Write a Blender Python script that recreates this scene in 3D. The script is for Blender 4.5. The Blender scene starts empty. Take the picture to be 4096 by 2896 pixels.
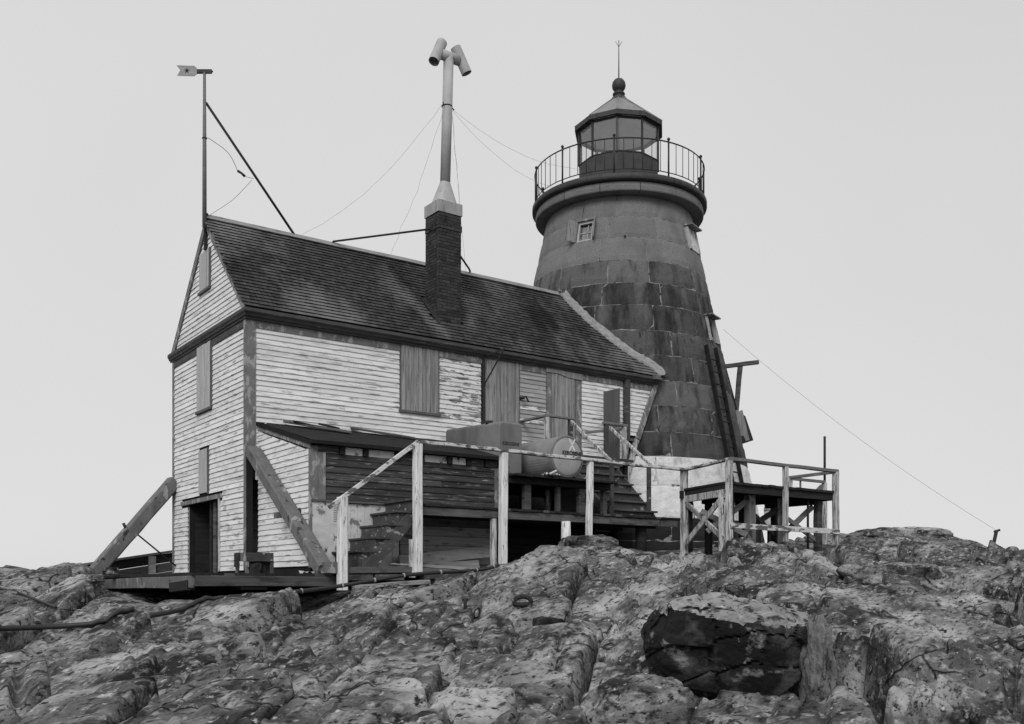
import bpy, math, random
import numpy as np
from mathutils import Vector, Matrix
random.seed(7); rng=np.random.default_rng(11)
SC=bpy.context.scene; COL=SC.collection
# ------------------------------------------------------------------ camera, sky, sun, exposure
CAMX,CAMY=-6.3933,-16.9641
RX,RY=.81121,-.58475          # camera right, in plan
FX,FY=.58475,.81121           # camera forward, in plan
cd=bpy.data.cameras.new('camera'); cam=bpy.data.objects.new('camera',cd); COL.objects.link(cam)
cam.location=(CAMX,CAMY,0); cam.rotation_euler=(math.radians(90),0,math.atan2(-FX,FY))
cd.sensor_width=36; cd.lens=3930/4096*36; cd.shift_y=897/4096; cd.clip_end=6000; cd.clip_start=.05
SC.camera=cam
SUN_DIR=Vector((-.62,-.55,.66)).normalized()
w=bpy.data.worlds.new('World'); SC.world=w; w.use_nodes=True
nt=w.node_tree; nt.nodes.clear()
sky=nt.nodes.new('ShaderNodeTexSky'); sky.sky_type='NISHITA'; sky.sun_disc=False
sky.sun_elevation=math.asin(SUN_DIR.z); sky.sun_rotation=math.atan2(SUN_DIR.x,SUN_DIR.y)
bw=nt.nodes.new('ShaderNodeRGBToBW'); mx=nt.nodes.new('ShaderNodeMix'); mx.data_type='RGBA'
tc=nt.nodes.new('ShaderNodeTexCoord'); ns=nt.nodes.new('ShaderNodeTexNoise'); ns.inputs['Scale'].default_value=1.6; ns.inputs['Detail'].default_value=3
rp=nt.nodes.new('ShaderNodeValToRGB'); rp.color_ramp.elements[0].position=.3; rp.color_ramp.elements[1].position=.7
rp.color_ramp.elements[0].color=(6.25,6.25,6.25,1); rp.color_ramp.elements[1].color=(6.85,6.85,6.85,1)
bg=nt.nodes.new('ShaderNodeBackground'); bg.inputs['Strength'].default_value=.1; wo=nt.nodes.new('ShaderNodeOutputWorld')
L=nt.links.new
L(sky.outputs[0],bw.inputs[0]); L(tc.outputs['Generated'],ns.inputs['Vector']); L(ns.outputs[0],rp.inputs[0])
mx.inputs[0].default_value=.88; L(bw.outputs[0],mx.inputs[6]); L(rp.outputs[0],mx.inputs[7]); L(mx.outputs[2],bg.inputs[0]); L(bg.outputs[0],wo.inputs[0])
sd=bpy.data.lights.new('sun','SUN'); sd.energy=1.5; sd.angle=math.radians(25); sd.color=(1,1,1)
sun=bpy.data.objects.new('sun',sd); COL.objects.link(sun); sun.rotation_euler=(-SUN_DIR).to_track_quat('-Z','Y').to_euler()
SC.view_settings.view_transform='Standard'; SC.view_settings.look='None'; SC.view_settings.exposure=.17; SC.view_settings.gamma=1
SC.view_settings.use_curve_mapping=False

# ------------------------------------------------------------------ materials
def G(v): return (v,v,v,1)
def mat(name,cols,nscale=(2,2,2),win=(.35,.65),detail=6,layers=(),rnd=0,isl=False,rough=.85,bump=None,bump2=None,metal=0,spec=.25,rot=(0,0,0),cracks=()):
    m=bpy.data.materials.new(name); m.use_nodes=True; t=m.node_tree; N=t.nodes; K=t.links.new
    b=N['Principled BSDF']; b.inputs['Roughness'].default_value=rough; b.inputs['Metallic'].default_value=metal
    b.inputs['Specular IOR Level'].default_value=spec
    g=N.new('ShaderNodeNewGeometry')
    def noise(scale,det=6,rough_=.55,dist=0):
        mp=N.new('ShaderNodeMapping'); mp.inputs['Scale'].default_value=scale; mp.inputs['Rotation'].default_value=rot
        K(g.outputs['Position'],mp.inputs['Vector']); n=N.new('ShaderNodeTexNoise'); n.inputs['Scale'].default_value=1
        n.inputs['Detail'].default_value=det; n.inputs['Roughness'].default_value=rough_; n.inputs['Distortion'].default_value=dist
        mp.inputs['Location'].default_value=(random.uniform(0,50),random.uniform(0,50),random.uniform(0,50))
        K(mp.outputs[0],n.inputs['Vector']); return n.outputs[0]
    def ramp(s,a,b_,ca=0,cb=1):
        r=N.new('ShaderNodeMapRange'); r.inputs[1].default_value=a; r.inputs[2].default_value=b_; r.inputs[3].default_value=ca; r.inputs[4].default_value=cb
        r.clamp=True; K(s,r.inputs[0]); return r.outputs[0]
    val=ramp(noise(nscale,detail),win[0],win[1],cols[0],cols[1])
    if rnd:
        o=g.outputs['Random Per Island'] if isl else N.new('ShaderNodeObjectInfo').outputs['Random']
        f=ramp(o,0,1,1-rnd,1+rnd); q=N.new('ShaderNodeMath'); q.operation='MULTIPLY'; K(val,q.inputs[0]); K(f,q.inputs[1]); val=q.outputs[0]
    for (c,sc,thr,soft) in layers:
        f=ramp(noise(sc,7,.6),thr-soft,thr+soft); q=N.new('ShaderNodeMix'); q.data_type='FLOAT'
        K(f,q.inputs[0]); K(val,q.inputs[2]); q.inputs[3].default_value=c; val=q.outputs[0]
    ck=None
    for (sc,wd) in cracks:      # narrow fracture lines: crevice shade painted near black and cut in as relief
        mp=N.new('ShaderNodeMapping'); mp.inputs['Scale'].default_value=sc; mp.inputs['Rotation'].default_value=(rot[0],rot[1],rot[2]+.5); K(g.outputs['Position'],mp.inputs['Vector'])
        dn=N.new('ShaderNodeTexNoise'); dn.inputs['Scale'].default_value=3; dn.inputs['Detail'].default_value=5; K(mp.outputs[0],dn.inputs['Vector'])
        vm=N.new('ShaderNodeVectorMath'); vm.operation='MULTIPLY_ADD'; K(dn.outputs['Color'],vm.inputs[0]); vm.inputs[1].default_value=(.16,.16,.16); K(mp.outputs[0],vm.inputs[2])
        vo=N.new('ShaderNodeTexVoronoi'); vo.feature='DISTANCE_TO_EDGE'; vo.inputs['Scale'].default_value=1; K(vm.outputs[0],vo.inputs['Vector'])
        f=ramp(vo.outputs['Distance'],0,wd); k_=N.new('ShaderNodeMath'); k_.operation='MAXIMUM'; K(f,k_.inputs[0]); K(ramp(noise((.9,.9,.9),2),.43,.50),k_.inputs[1])
        if ck: kk=N.new('ShaderNodeMath'); kk.operation='MULTIPLY'; K(ck,kk.inputs[0]); K(k_.outputs[0],kk.inputs[1]); ck=kk.outputs[0]
        else: ck=k_.outputs[0]
    if ck:
        q=N.new('ShaderNodeMix'); q.data_type='FLOAT'; K(ck,q.inputs[0]); q.inputs[2].default_value=.010; K(val,q.inputs[3]); val=q.outputs[0]
    cb=N.new('ShaderNodeCombineColor'); K(val,cb.inputs[0]); K(val,cb.inputs[1]); K(val,cb.inputs[2]); K(cb.outputs[0],b.inputs['Base Color'])
    nrm=None
    if ck:
        u=N.new('ShaderNodeBump'); u.inputs['Strength'].default_value=1; u.inputs['Distance'].default_value=.03; K(ck,u.inputs['Height']); nrm=u.outputs[0]
    for bp in (bump,bump2):
        if bp:
            u=N.new('ShaderNodeBump'); u.inputs['Strength'].default_value=bp[1]; u.inputs['Distance'].default_value=bp[2]
            K(noise(bp[0],8,.6),u.inputs['Height'])
            if nrm: K(nrm,u.inputs['Normal'])
            nrm=u.outputs[0]
    if nrm: K(nrm,b.inputs['Normal'])
    return m
MT={}
# white clapboard paint: sound, cracked; bare wood showing; heavily peeled
MT['white']=mat('white_clapboard_paint',(.66,.80),(1.2,1.2,6),(.3,.7),layers=[(.50,(3,3,14),.60,.08),(.30,(2.2,2.2,17),.62,.04),(.09,(18,18,44),.71,.03)],rnd=.07,bump=((20,20,60),.4,.004))
MT['peelg']=mat('flaking_clapboard_paint',(.62,.78),(2,2,6),(.3,.7),layers=[(.42,(2.2,2.2,7),.57,.02),(.10,(18,18,40),.70,.03)],rnd=.08,bump=((14,14,40),.5,.005))
MT['shutg']=mat('silvered_plank',(.34,.50),(22,22,1.6),(.3,.7),layers=[(.28,(30,30,2.2),.62,.06)],rnd=.06,bump=((40,40,3),.25,.003))
MT['peel']=mat('peeling_clapboard_paint',(.58,.76),(2,2,8),(.3,.7),layers=[(.22,(4,4,20),.55,.02),(.07,(20,20,50),.68,.03)],rnd=.08,bump=((14,14,60),.5,.006))
MT['bare']=mat('bare_grey_clapboard',(.27,.40),(2,2,30),(.3,.7),layers=[(.5,(4,4,22),.63,.03),(.1,(8,8,40),.68,.04)],rnd=.10,bump=((6,6,80),.5,.004))
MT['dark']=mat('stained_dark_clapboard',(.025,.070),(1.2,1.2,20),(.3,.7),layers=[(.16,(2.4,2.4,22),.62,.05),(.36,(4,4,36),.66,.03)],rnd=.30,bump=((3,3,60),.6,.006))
MT['trim']=mat('grey_trim_paint',(.13,.20),(5,5,5),(.3,.7),layers=[(.33,(8,8,4),.55,.03),(.07,(14,14,9),.67,.03)],bump=((20,20,12),.4,.004))
MT['trimd']=mat('dark_cornice_paint',(.05,.085),(3,3,14),(.3,.7),layers=[(.19,(3,3,24),.66,.05)],bump=((8,8,30),.3,.004))
MT['sill']=mat('dark_sill_paint',(.09,.13),(5,5,5),(.3,.7))
MT['shut']=mat('unpainted_plank',(.19,.33),(22,22,1.6),(.3,.7),layers=[(.12,(30,30,2.2),.60,.06),(.05,(14,14,9),.70,.02)],rnd=.20,bump=((40,40,3),.25,.003))
MT['shutd']=mat('grey_painted_plank',(.085,.12),(22,22,1.6),(.3,.7),layers=[(.05,(14,14,8),.70,.03)],rnd=.10,bump=((40,40,3),.25,.003))
MT['post']=mat('white_post_paint',(.62,.78),(9,9,1.4),(.3,.7),layers=[(.36,(26,26,3),.58,.05),(.11,(20,20,5),.66,.02)],bump=((30,30,4),.5,.006))
MT['postw']=mat('worn_white_post_paint',(.40,.60),(9,9,1.4),(.3,.7),layers=[(.19,(22,22,2.5),.52,.04),(.07,(16,16,4),.62,.03)],bump=((30,30,4),.5,.008))
MT['rail']=mat('worn_rail_paint',(.50,.66),(7,7,20),(.3,.7),layers=[(.13,(5,5,12),.53,.03),(.06,(12,12,20),.65,.03)],bump=((12,12,20),.5,.006))
MT['raild']=mat('bare_rail_wood',(.12,.19),(3,3,30),(.3,.7),layers=[(.40,(5,5,30),.68,.03),(.05,(10,10,30),.68,.03)],bump=((6,6,40),.5,.006))
MT['wood']=mat('weathered_timber',(.060,.115),(2,2,24),(.3,.7),layers=[(.035,(3,3,9),.60,.06),(.22,(4,4,26),.68,.03)],rnd=.2,bump=((5,5,50),.6,.008))
MT['woodl']=mat('pale_weathered_plank',(.22,.34),(2,2,24),(.3,.7),layers=[(.09,(3,3,14),.62,.06)],rnd=.15,bump=((5,5,50),.5,.006))
MT['woodd']=mat('dark_timber',(.012,.028),(2,2,20),(.3,.7),layers=[(.10,(3,3,26),.70,.04)],rnd=.2,bump=((5,5,40),.6,.008))  # dark timber; tone lowered to deepen the black under the deck
MT['braced']=mat('grey_painted_timber',(.11,.17),(8,8,3),(.3,.7),layers=[(.30,(5,5,2.4),.60,.02),(.04,(7,7,5),.63,.02)],bump=((20,20,6),.5,.008))
MT['stair']=mat('dark_stair_paint',(.05,.085),(4,4,6),(.3,.7),layers=[(.34,(7,7,12),.63,.02),(.02,(5,5,8),.66,.05)],rnd=.15,bump=((10,10,20),.5,.006))
MT['shing']=mat('roof_shingle',(.028,.060),(30,3,3),(.3,.7),layers=[(.15,(.85,.42,.42),.58,.07),(.014,(1.1,.4,.4),.60,.06)],rnd=.38,rough=.8,bump=((60,6,6),.5,.004))
MT['shingi']=mat('roof_shingle_field',(.028,.060),(30,3,3),(.3,.7),layers=[(.15,(.85,.42,.42),.58,.07),(.014,(1.1,.4,.4),.60,.06)],rnd=.38,isl=True,rough=.8,bump=((60,6,6),.5,.004))
MT['butt']=mat('shaded_shingle_butt',(.006,.012))  # butt faces painted near black for the shadow gap under each course
MT['ridge']=mat('ridge_board_wood',(.20,.32),(3,20,20),(.3,.7),layers=[(.10,(3,12,12),.62,.06)],bump=((6,30,30),.5,.005))
MT['tar']=mat('tar_paper',(.008,.018),(6,6,6),(.3,.7),layers=[(.06,(3,14,14),.70,.05)],rough=.95,bump=((20,20,20),.5,.006))
MT['brick']=mat('sooty_brick',(.030,.055),(20,20,20),(.3,.7),layers=[(.10,(12,12,12),.70,.04),(.012,(4,4,6),.62,.08)],rnd=.35,bump=((40,40,40),.7,.006))
MT['bricki']=mat('sooty_brick_back',(.030,.055),(20,20,20),(.3,.7),rnd=.35,isl=True,bump=((40,40,40),.7,.006))
MT['mort']=mat('chimney_mortar',(.02,.05),(14,14,14),(.3,.7),bump=((40,40,40),.6,.006))
MT['flash']=mat('lead_flashing',(.10,.16),(9,9,9),(.3,.7),layers=[(.55,(9,9,9),.72,.02)],bump=((16,16,16),.6,.01))
MT['mortp']=mat('pale_mortar_fillet',(.20,.34),(9,9,9),(.3,.7),layers=[(.09,(14,14,14),.66,.04)],bump=((24,24,24),.9,.02))
MT['granu']=mat('pale_granite',(.14,.22),(34,34,34),(.3,.7),layers=[(.12,(1.7,1.7,.7),.60,.14),(.36,(60,60,60),.70,.04),(.08,(60,60,60),.69,.04)],rnd=.08,bump=((45,45,70),.8,.014),bump2=((9,9,9),.4,.02))
MT['granl']=mat('stained_granite',(.060,.110),(30,30,40),(.3,.7),layers=[(.028,(2.6,2.6,.45),.54,.08),(.16,(2.0,2.0,1.2),.63,.07),(.20,(50,50,60),.70,.04),(.018,(9,9,.8),.63,.06)],rnd=.12,bump=((26,26,70),.9,.018),bump2=((9,9,9),.4,.02))
MT['grand']=mat('dark_stained_granite',(.045,.080),(30,30,40),(.3,.7),layers=[(.018,(2.6,2.6,.45),.52,.08),(.12,(2.0,2.0,.6),.62,.07),(.15,(50,50,60),.70,.04)],rnd=.14,bump=((26,26,70),.9,.018),bump2=((9,9,9),.4,.02))
MT['granm']=mat('half_stained_granite',(.085,.14),(30,30,40),(.3,.7),layers=[(.035,(2.6,2.6,.45),.56,.08),(.20,(50,50,60),.70,.04)],rnd=.18,bump=((26,26,70),.9,.016),bump2=((9,9,9),.4,.02))
MT['granw']=mat('whitewashed_granite',(.60,.78),(6,6,10),(.3,.7),layers=[(.40,(3,3,2),.62,.07),(.10,(17,17,22),.67,.03)],rnd=.06,bump=((22,22,60),1,.02))
MT['mortu']=mat('granite_joint_mortar',(.16,.30),(9,9,9),(.3,.7),layers=[(.03,(4,4,4),.56,.04)],bump=((30,30,30),.8,.02))
MT['mortw']=mat('whitewashed_joint',(.35,.6),(6,6,6),(.3,.7),layers=[(.05,(5,5,5),.57,.05)],bump=((30,30,30),.8,.02))
MT['iron']=mat('black_iron_paint',(.018,.032),(9,9,9),(.3,.7),rough=.55,spec=.4,bump=((30,30,30),.2,.003))
MT['ironp']=mat('dark_lantern_paint',(.035,.055),(6,6,6),(.3,.7),layers=[(.02,(7,7,2),.62,.08)],rough=.6,spec=.35,bump=((30,30,30),.2,.003))
MT['lroof']=mat('lantern_roof_paint',(.17,.24),(5,5,5),(.3,.7),layers=[(.06,(6,6,4),.64,.06)],rough=.45,spec=.5)
MT['ceil']=mat('lantern_ceiling_paint',(.72,.80),(4,4,4))
MT['galv']=mat('galvanised_pipe',(.34,.44),(3,3,3),(.3,.7),layers=[(.26,(7,7,3),.62,.06)],rough=.6,spec=.4)
MT['galvd']=mat('stained_galvanised_cap',(.26,.36),(6,6,3),(.3,.7),layers=[(.06,(9,9,2),.64,.05)],rough=.6,spec=.4)
MT['rust']=mat('rusty_iron',(.018,.04),(30,30,30),(.3,.7),rough=.8,bump=((60,60,60),.6,.004))
MT['wire']=mat('wire_steel',(.05,.08))
MT['tank1']=mat('grey_tank_paint',(.14,.18),(4,4,4),(.3,.7),layers=[(.10,(3,1.6,.4),.60,.10),(.04,(13,13,4),.70,.03)],rough=.55,spec=.4,bump=((20,20,20),.15,.003))
MT['tankend']=mat('pale_tank_end_paint',(.30,.35),(5,5,5),(.3,.7),layers=[(.2,(6,6,6),.66,.08)],rough=.6,spec=.3)
MT['tank2']=mat('grey_tank_paint_scuffed',(.17,.22),(5,5,5),(.3,.7),layers=[(.09,(12,12,12),.70,.03),(.12,(3,2,3),.64,.08)],rough=.55,spec=.4,bump=((20,20,20),.15,.003))
MT['black']=mat('black_stencil',(.02,.03)); MT['wpaint']=mat('white_stroke_paint',(.6,.72),(30,30,30),(.3,.7))
MT['signw']=mat('sign_white',(.6,.7)); MT['paper']=mat('notice_paper',(.5,.62)); MT['print']=mat('notice_print',(.12,.2))
MT['rubber']=mat('black_hose_rubber',(.012,.022),(30,30,30),rough=.5,spec=.45); MT['clip']=mat('hose_clip',(.3,.4))
MT['cloth']=mat('pale_cloth',(.45,.6),(12,12,12)); MT['sack']=mat('dark_sacking',(.02,.045),(10,10,10),bump=((30,30,30),.6,.01))
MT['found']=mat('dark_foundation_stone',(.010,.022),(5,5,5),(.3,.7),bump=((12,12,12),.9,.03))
MT['void']=mat('unlit_interior_boards',(.012,.02),(4,4,4))
MT['pan']=mat('white_panel_paint',(.50,.66),(4,4,9),(.3,.7),layers=[(.20,(7,7,6),.60,.03),(.05,(5,5,3),.65,.03)],bump=((12,12,12),.5,.006))
MT['inner']=mat('window_inner_dark',(.03,.05)); MT['sash']=mat('white_sash',(.34,.46),(9,9,9),(.3,.7),layers=[(.25,(14,14,14),.64,.04)])
def rockmat(name,cols,layers,rot):
    return mat(name,cols,(1.1,1.1,1.6),(.28,.72),layers=layers,rough=.9,bump=((9,26,26),1,.020),bump2=((60,60,60),.8,.008),rot=rot,cracks=[((.8,1.7,1.7),.016)])
MT['rock']=rockmat('ledge_rock',(.055,.15),[(.40,(.75,1.5,1.5),.545,.08),(.020,(1.1,2.3,2.3),.565,.06),(.32,(6,11,11),.60,.07),(.024,(7,15,15),.59,.06),(.5,(10,16,16),.66,.05),(.010,(10,28,28),.61,.04)],(0,.25,-.45))
MT['rockd']=rockmat('dark_patchy_rock',(.006,.020),[(.075,(2.2,2.6,2.2),.55,.06),(.28,(1.7,2.0,2.2),.585,.03),(.30,(9,9,4),.69,.02)],(0,.2,-.3))
MT['rockt']=rockmat('pale_mottled_rock',(.20,.38),[(.04,(4,9,9),.56,.04),(.48,(4,9,9),.60,.05),(.03,(9,9,9),.62,.04)],(0,.2,-.3))
MT['rocks']=rockmat('streaked_rock',(.12,.22),[(.04,(16,16,2),.60,.04),(.36,(14,14,2),.66,.04)],(0,0,0))
MT['sea']=mat('sea_water',(.03,.05),(.2,.2,.2),rough=.15,spec=.5,bump=((.6,.6,.6),.5,.2))
gm=bpy.data.materials.new('lantern_glass'); gm.use_nodes=True; t=gm.node_tree; b=t.nodes['Principled BSDF']; t.nodes.remove(b)
tr=t.nodes.new('ShaderNodeBsdfTransparent'); tr.inputs[0].default_value=(.97,.97,.97,1); gl=t.nodes.new('ShaderNodeBsdfGlossy'); gl.inputs['Roughness'].default_value=.08
gl.inputs['Color'].default_value=(.8,.8,.8,1); ms=t.nodes.new('ShaderNodeMixShader'); ms.inputs[0].default_value=.17
t.links.new(tr.outputs[0],ms.inputs[1]); t.links.new(gl.outputs[0],ms.inputs[2]); t.links.new(ms.outputs[0],t.nodes['Material Output'].inputs[0]); MT['glass']=gm

# ------------------------------------------------------------------ builders
W={None:Vector((0,0,0))}
def thing(name,label,cat,loc=(0,0,0),group=None):
    o=bpy.data.objects.new(name,None); COL.objects.link(o); o.location=loc; o.empty_display_size=.1
    W[o]=Vector(loc); o['label']=label; o['category']=cat
    if group: o['group']=group
    return o
def tag(o,label,cat,group=None):
    o['label']=label; o['category']=cat
    if group: o['group']=group
    return o
class B:
    def __init__(s): s.v=[]; s.f=[]; s.m=[]; s.sm=[]
    def add(s,v,f,mi=0,smooth=False):
        k=len(s.v); s.v+= [tuple(p) for p in v]; s.f+=[tuple(i+k for i in q) for q in f]
        s.m+= (list(mi) if isinstance(mi,(list,tuple)) else [mi]*len(f)); s.sm+=[smooth]*len(f); return s
    def box(s,x0,x1,y0,y1,z0,z1,mi=0):
        v=[(x,y,z) for z in(z0,z1) for y in(y0,y1) for x in(x0,x1)]
        return s.add(v,[(0,2,3,1),(4,5,7,6),(0,1,5,4),(2,6,7,3),(0,4,6,2),(1,3,7,5)],mi)
    def beam(s,p0,p1,w,h,up=(0,0,1),ch=.006,seg=1,wob=0,mi=0):
        p0=Vector(p0);p1=Vector(p1);d=(p1-p0).normalized();u=Vector(up)
        if abs(d.dot(u.normalized()))>.98: u=Vector((0,1,0))
        sd=d.cross(u).normalized(); u=sd.cross(d).normalized(); a=w/2;b_=h/2;c=min(ch,a*.4,b_*.4)
        pr=[(-a+c,-b_),(a-c,-b_),(a,-b_+c),(a,b_-c),(a-c,b_),(-a+c,b_),(-a,b_-c),(-a,-b_+c)]
        v=[];f=[]
        for i in range(seg+1):
            q=p0.lerp(p1,i/seg); ox=random.gauss(0,wob) if 0<i<seg else 0; oy=random.gauss(0,wob) if 0<i<seg else 0
            for (x,y) in pr: v.append(q+sd*(x+ox+random.uniform(-1,1)*wob*.5)+u*(y+oy+random.uniform(-1,1)*wob*.5))
        for i in range(seg):
            for j in range(8):
                k=(j+1)%8; f.append((i*8+j,i*8+k,i*8+8+k,i*8+8+j))
        f.append(tuple(range(7,-1,-1))); f.append(tuple(seg*8+j for j in range(8)))
        return s.add(v,f,mi)
    def tube(s,pts,r,n=8,mi=0,cap=True,smooth=True):
        pts=[Vector(p) for p in pts]; rs=r if isinstance(r,(list,tuple)) else [r]*len(pts); v=[];f=[]
        for i,p in enumerate(pts):
            d=(pts[min(i+1,len(pts)-1)]-pts[max(i-1,0)]).normalized(); u=Vector((0,0,1)) if abs(d.z)<.95 else Vector((1,0,0))
            a=d.cross(u).normalized(); c=a.cross(d).normalized()
            for j in range(n):
                t_=2*math.pi*j/n; v.append(p+a*(rs[i]*math.cos(t_))+c*(rs[i]*math.sin(t_)))
        for i in range(len(pts)-1):
            for j in range(n):
                k=(j+1)%n; f.append((i*n+j,i*n+k,i*n+n+k,i*n+n+j))
        s.add(v,f,mi,smooth)
        if cap: 
            k=len(s.v)-len(v); s.f+=[tuple(k+j for j in range(n-1,-1,-1)),tuple(k+(len(pts)-1)*n+j for j in range(n))]; s.m+=[mi,mi]; s.sm+=[False,False]
        return s
    def lathe(s,prof,c,n=48,mi=0,smooth=True,a0=0,a1=2*math.pi):
        full=abs(a1-a0-2*math.pi)<1e-6; m=n if full else n+1; v=[];f=[]
        for (r,z) in prof:
            for j in range(m):
                t_=a0+(a1-a0)*j/n; v.append((c[0]+r*math.cos(t_),c[1]+r*math.sin(t_),c[2]+z))
        for i in range(len(prof)-1):
            for j in range(n):
                k=(j+1)%m if full else j+1; f.append((i*m+j,i*m+k,i*m+m+k,i*m+m+j))
        return s.add(v,f,mi,smooth)
    def prism(s,poly,ax,a0,a1,mi=0):   # extrude a polygon along axis ax ('x','y','z') between a0 and a1
        def P(p,a): return (a,p[0],p[1]) if ax=='x' else ((p[0],a,p[1]) if ax=='y' else (p[0],p[1],a))
        n=len(poly); v=[P(p,a0) for p in poly]+[P(p,a1) for p in poly]
        return s.add(v,[tuple(range(n-1,-1,-1)),tuple(range(n,2*n))]+[(i,(i+1)%n,n+(i+1)%n,n+i) for i in range(n)],mi)
    def make(s,name,mats,parent=None,loc=None):
        base=W[parent] if parent else Vector(loc or (0,0,0))
        me=bpy.data.meshes.new(name); me.from_pydata([(p[0]-base.x,p[1]-base.y,p[2]-base.z) for p in s.v],[],s.f)
        for m in (mats if isinstance(mats,(list,tuple)) else [mats]): me.materials.append(MT[m])
        me.polygons.foreach_set('material_index',s.m); me.polygons.foreach_set('use_smooth',s.sm); me.update()
        o=bpy.data.objects.new(name,me); COL.objects.link(o)
        if parent: o.parent=parent; W[o]=W[parent]
        else: o.location=base; W[o]=base
        return o
def part(parent,name): # an empty-free part that only groups its own pieces is not needed: parts are meshes
    return None
def text(parent,name,body,size,loc,m,sx=1,bold=.0):
    cu=bpy.data.curves.new(name,'FONT'); cu.body=body; cu.size=size; cu.align_x='CENTER'; cu.align_y='CENTER'; cu.extrude=.0008; cu.offset=bold
    to=bpy.data.objects.new('t',cu); COL.objects.link(to); dg=bpy.context.evaluated_depsgraph_get(); dg.update()
    me=bpy.data.meshes.new_from_object(to.evaluated_get(dg)); bpy.data.objects.remove(to)
    me.materials.clear(); me.materials.append(MT[m]); me.name=name
    o=bpy.data.objects.new(name,me); COL.objects.link(o); o.parent=parent; W[o]=W[parent]
    o.location=Vector(loc)-W[parent]; o.rotation_euler=(math.radians(90),0,0); o.scale=(sx,1,1); return o

# ------------------------------------------------------------------ noise for rock
TB=rng.random((256,256)); TB3=rng.random((64,64,64))
def vn(x,y):
    xi=np.floor(x).astype(int); yi=np.floor(y).astype(int); a=x-xi; b_=y-yi; a=a*a*(3-2*a); b_=b_*b_*(3-2*b_)
    g=lambda i,j: TB[(xi+i)&255,(yi+j)&255]
    return (g(0,0)*(1-a)+g(1,0)*a)*(1-b_)+(g(0,1)*(1-a)+g(1,1)*a)*b_-.5
def fbm(x,y,o=4):
    s=0;am=1
    for k in range(o): s=s+am*vn(x*2**k+17*k,y*2**k+31*k); am*=.5
    return s
def vn3(p):
    i=np.floor(p).astype(int); t_=p-i; t_=t_*t_*(3-2*t_); r=0
    for dx in(0,1):
        for dy in(0,1):
            for dz in(0,1):
                wt=(t_[:,0] if dx else 1-t_[:,0])*(t_[:,1] if dy else 1-t_[:,1])*(t_[:,2] if dz else 1-t_[:,2])
                r=r+wt*TB3[(i[:,0]+dx)&63,(i[:,1]+dy)&63,(i[:,2]+dz)&63]
    return r-.5
H1=rng.random((256,256)); H2=rng.random((256,256)); H3=rng.random((256,256)); H4=rng.random((256,256)); H5=rng.random((256,256))
def worley(x,y):
    xi=np.floor(x).astype(int); yi=np.floor(y).astype(int)
    f1=np.full(x.shape,9.); f2=np.full(x.shape,9.); h=np.zeros(x.shape); tx=np.zeros(x.shape); ty=np.zeros(x.shape); cx=np.zeros(x.shape); cy=np.zeros(x.shape)
    for i in(-1,0,1):
        for j in(-1,0,1):
            a=(xi+i)&255; b_=(yi+j)&255; px=xi+i+.1+.8*H1[a,b_]; py=yi+j+.1+.8*H2[a,b_]; d=np.hypot(x-px,y-py)
            c=d<f1; f2=np.where(c,f1,np.minimum(f2,d)); f1=np.where(c,d,f1)
            h=np.where(c,H3[a,b_],h); tx=np.where(c,H4[a,b_]-.5,tx); ty=np.where(c,H5[a,b_]-.5,ty); cx=np.where(c,x-px,cx); cy=np.where(c,y-py,cy)
    return f2-f1,h-.5,tx*cx+ty*cy,cy
def sstep(a,b_,x): t_=np.clip((x-a)/(b_-a),0,1); return t_*t_*(3-2*t_)
TD=[1,4,5.5,7,8.5,10,12,14,15.5,17,18.5,20,22,26,32,45,70]
TA=[-.928,-.674,-.521,-.419,-.318,-.267,-.216,-.165,-.114,-.063,-.01,.064,.14,.217,.293,.369,.446,.521,.675,.929]
TZ=np.array([[-1.40]*20,[-1.25]*20,[-1.12]*20,[-.98]*20,
[-.87,-.87,-.87,-.86,-.86,-.85,-.85,-.85,-.85,-.85,-.85,-.91,-.98,-.98,-.98,-.83,-.82,-.81,-.81,-.81],
[-.69,-.69,-.69,-.68,-.67,-.67,-.66,-.66,-.66,-.65,-.65,-.65,-.65,-.65,-.64,-.64,-.63,-.62,-.62,-.62],
[-.40,-.40,-.40,-.39,-.39,-.38,-.38,-.36,-.34,-.32,-.31,-.30,-.30,-.29,-.25,-.20,-.21,-.23,-.23,-.23],
[-.10,-.10,-.10,-.14,-.18,-.28,-.17,-.15,-.14,-.05,.05,.16,.09,.12,.12,.11,.05,.00,.00,.00],
[.11,.11,.11,.03,-.16,-.37,-.18,.00,-.04,.08,.22,.47,.37,.41,.41,.35,.29,.22,.22,.22],
[.26,.26,.26,.14,-.02,-.15,-.02,.02,.06,.20,.35,.67,.61,.67,.71,.67,.58,.48,.48,.48],
[.28,.28,.32,.21,.12,.13,.14,.15,.16,.28,.40,.78,.73,.82,.92,.89,.76,.64,.64,.64],
[.23,.23,.28,.23,.23,.23,.23,.23,.23,.37,.53,.74,.83,.92,.98,1.06,.99,.75,.53,.53],
[.08,.08,.17,.20,.21,.22,.23,.24,.25,.36,.48,.64,.77,.91,1.04,1.21,1.10,.85,.64,.64],
[-.50,-.50,-.36,-.25,-.13,-.07,-.02,.04,.10,.21,.33,.50,.65,.80,.96,1.00,.94,.69,.30,.30],
[-1.75,-1.75,-1.65,-1.58,-1.51,-1.48,-1.45,-1.41,-1.38,-1.35,-1.31,-1.26,-1.21,-1.16,-1.11,-1.06,-1.01,-.96,-.85,-.85],
[-4.06]*20,[-11.67]*20])
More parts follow.
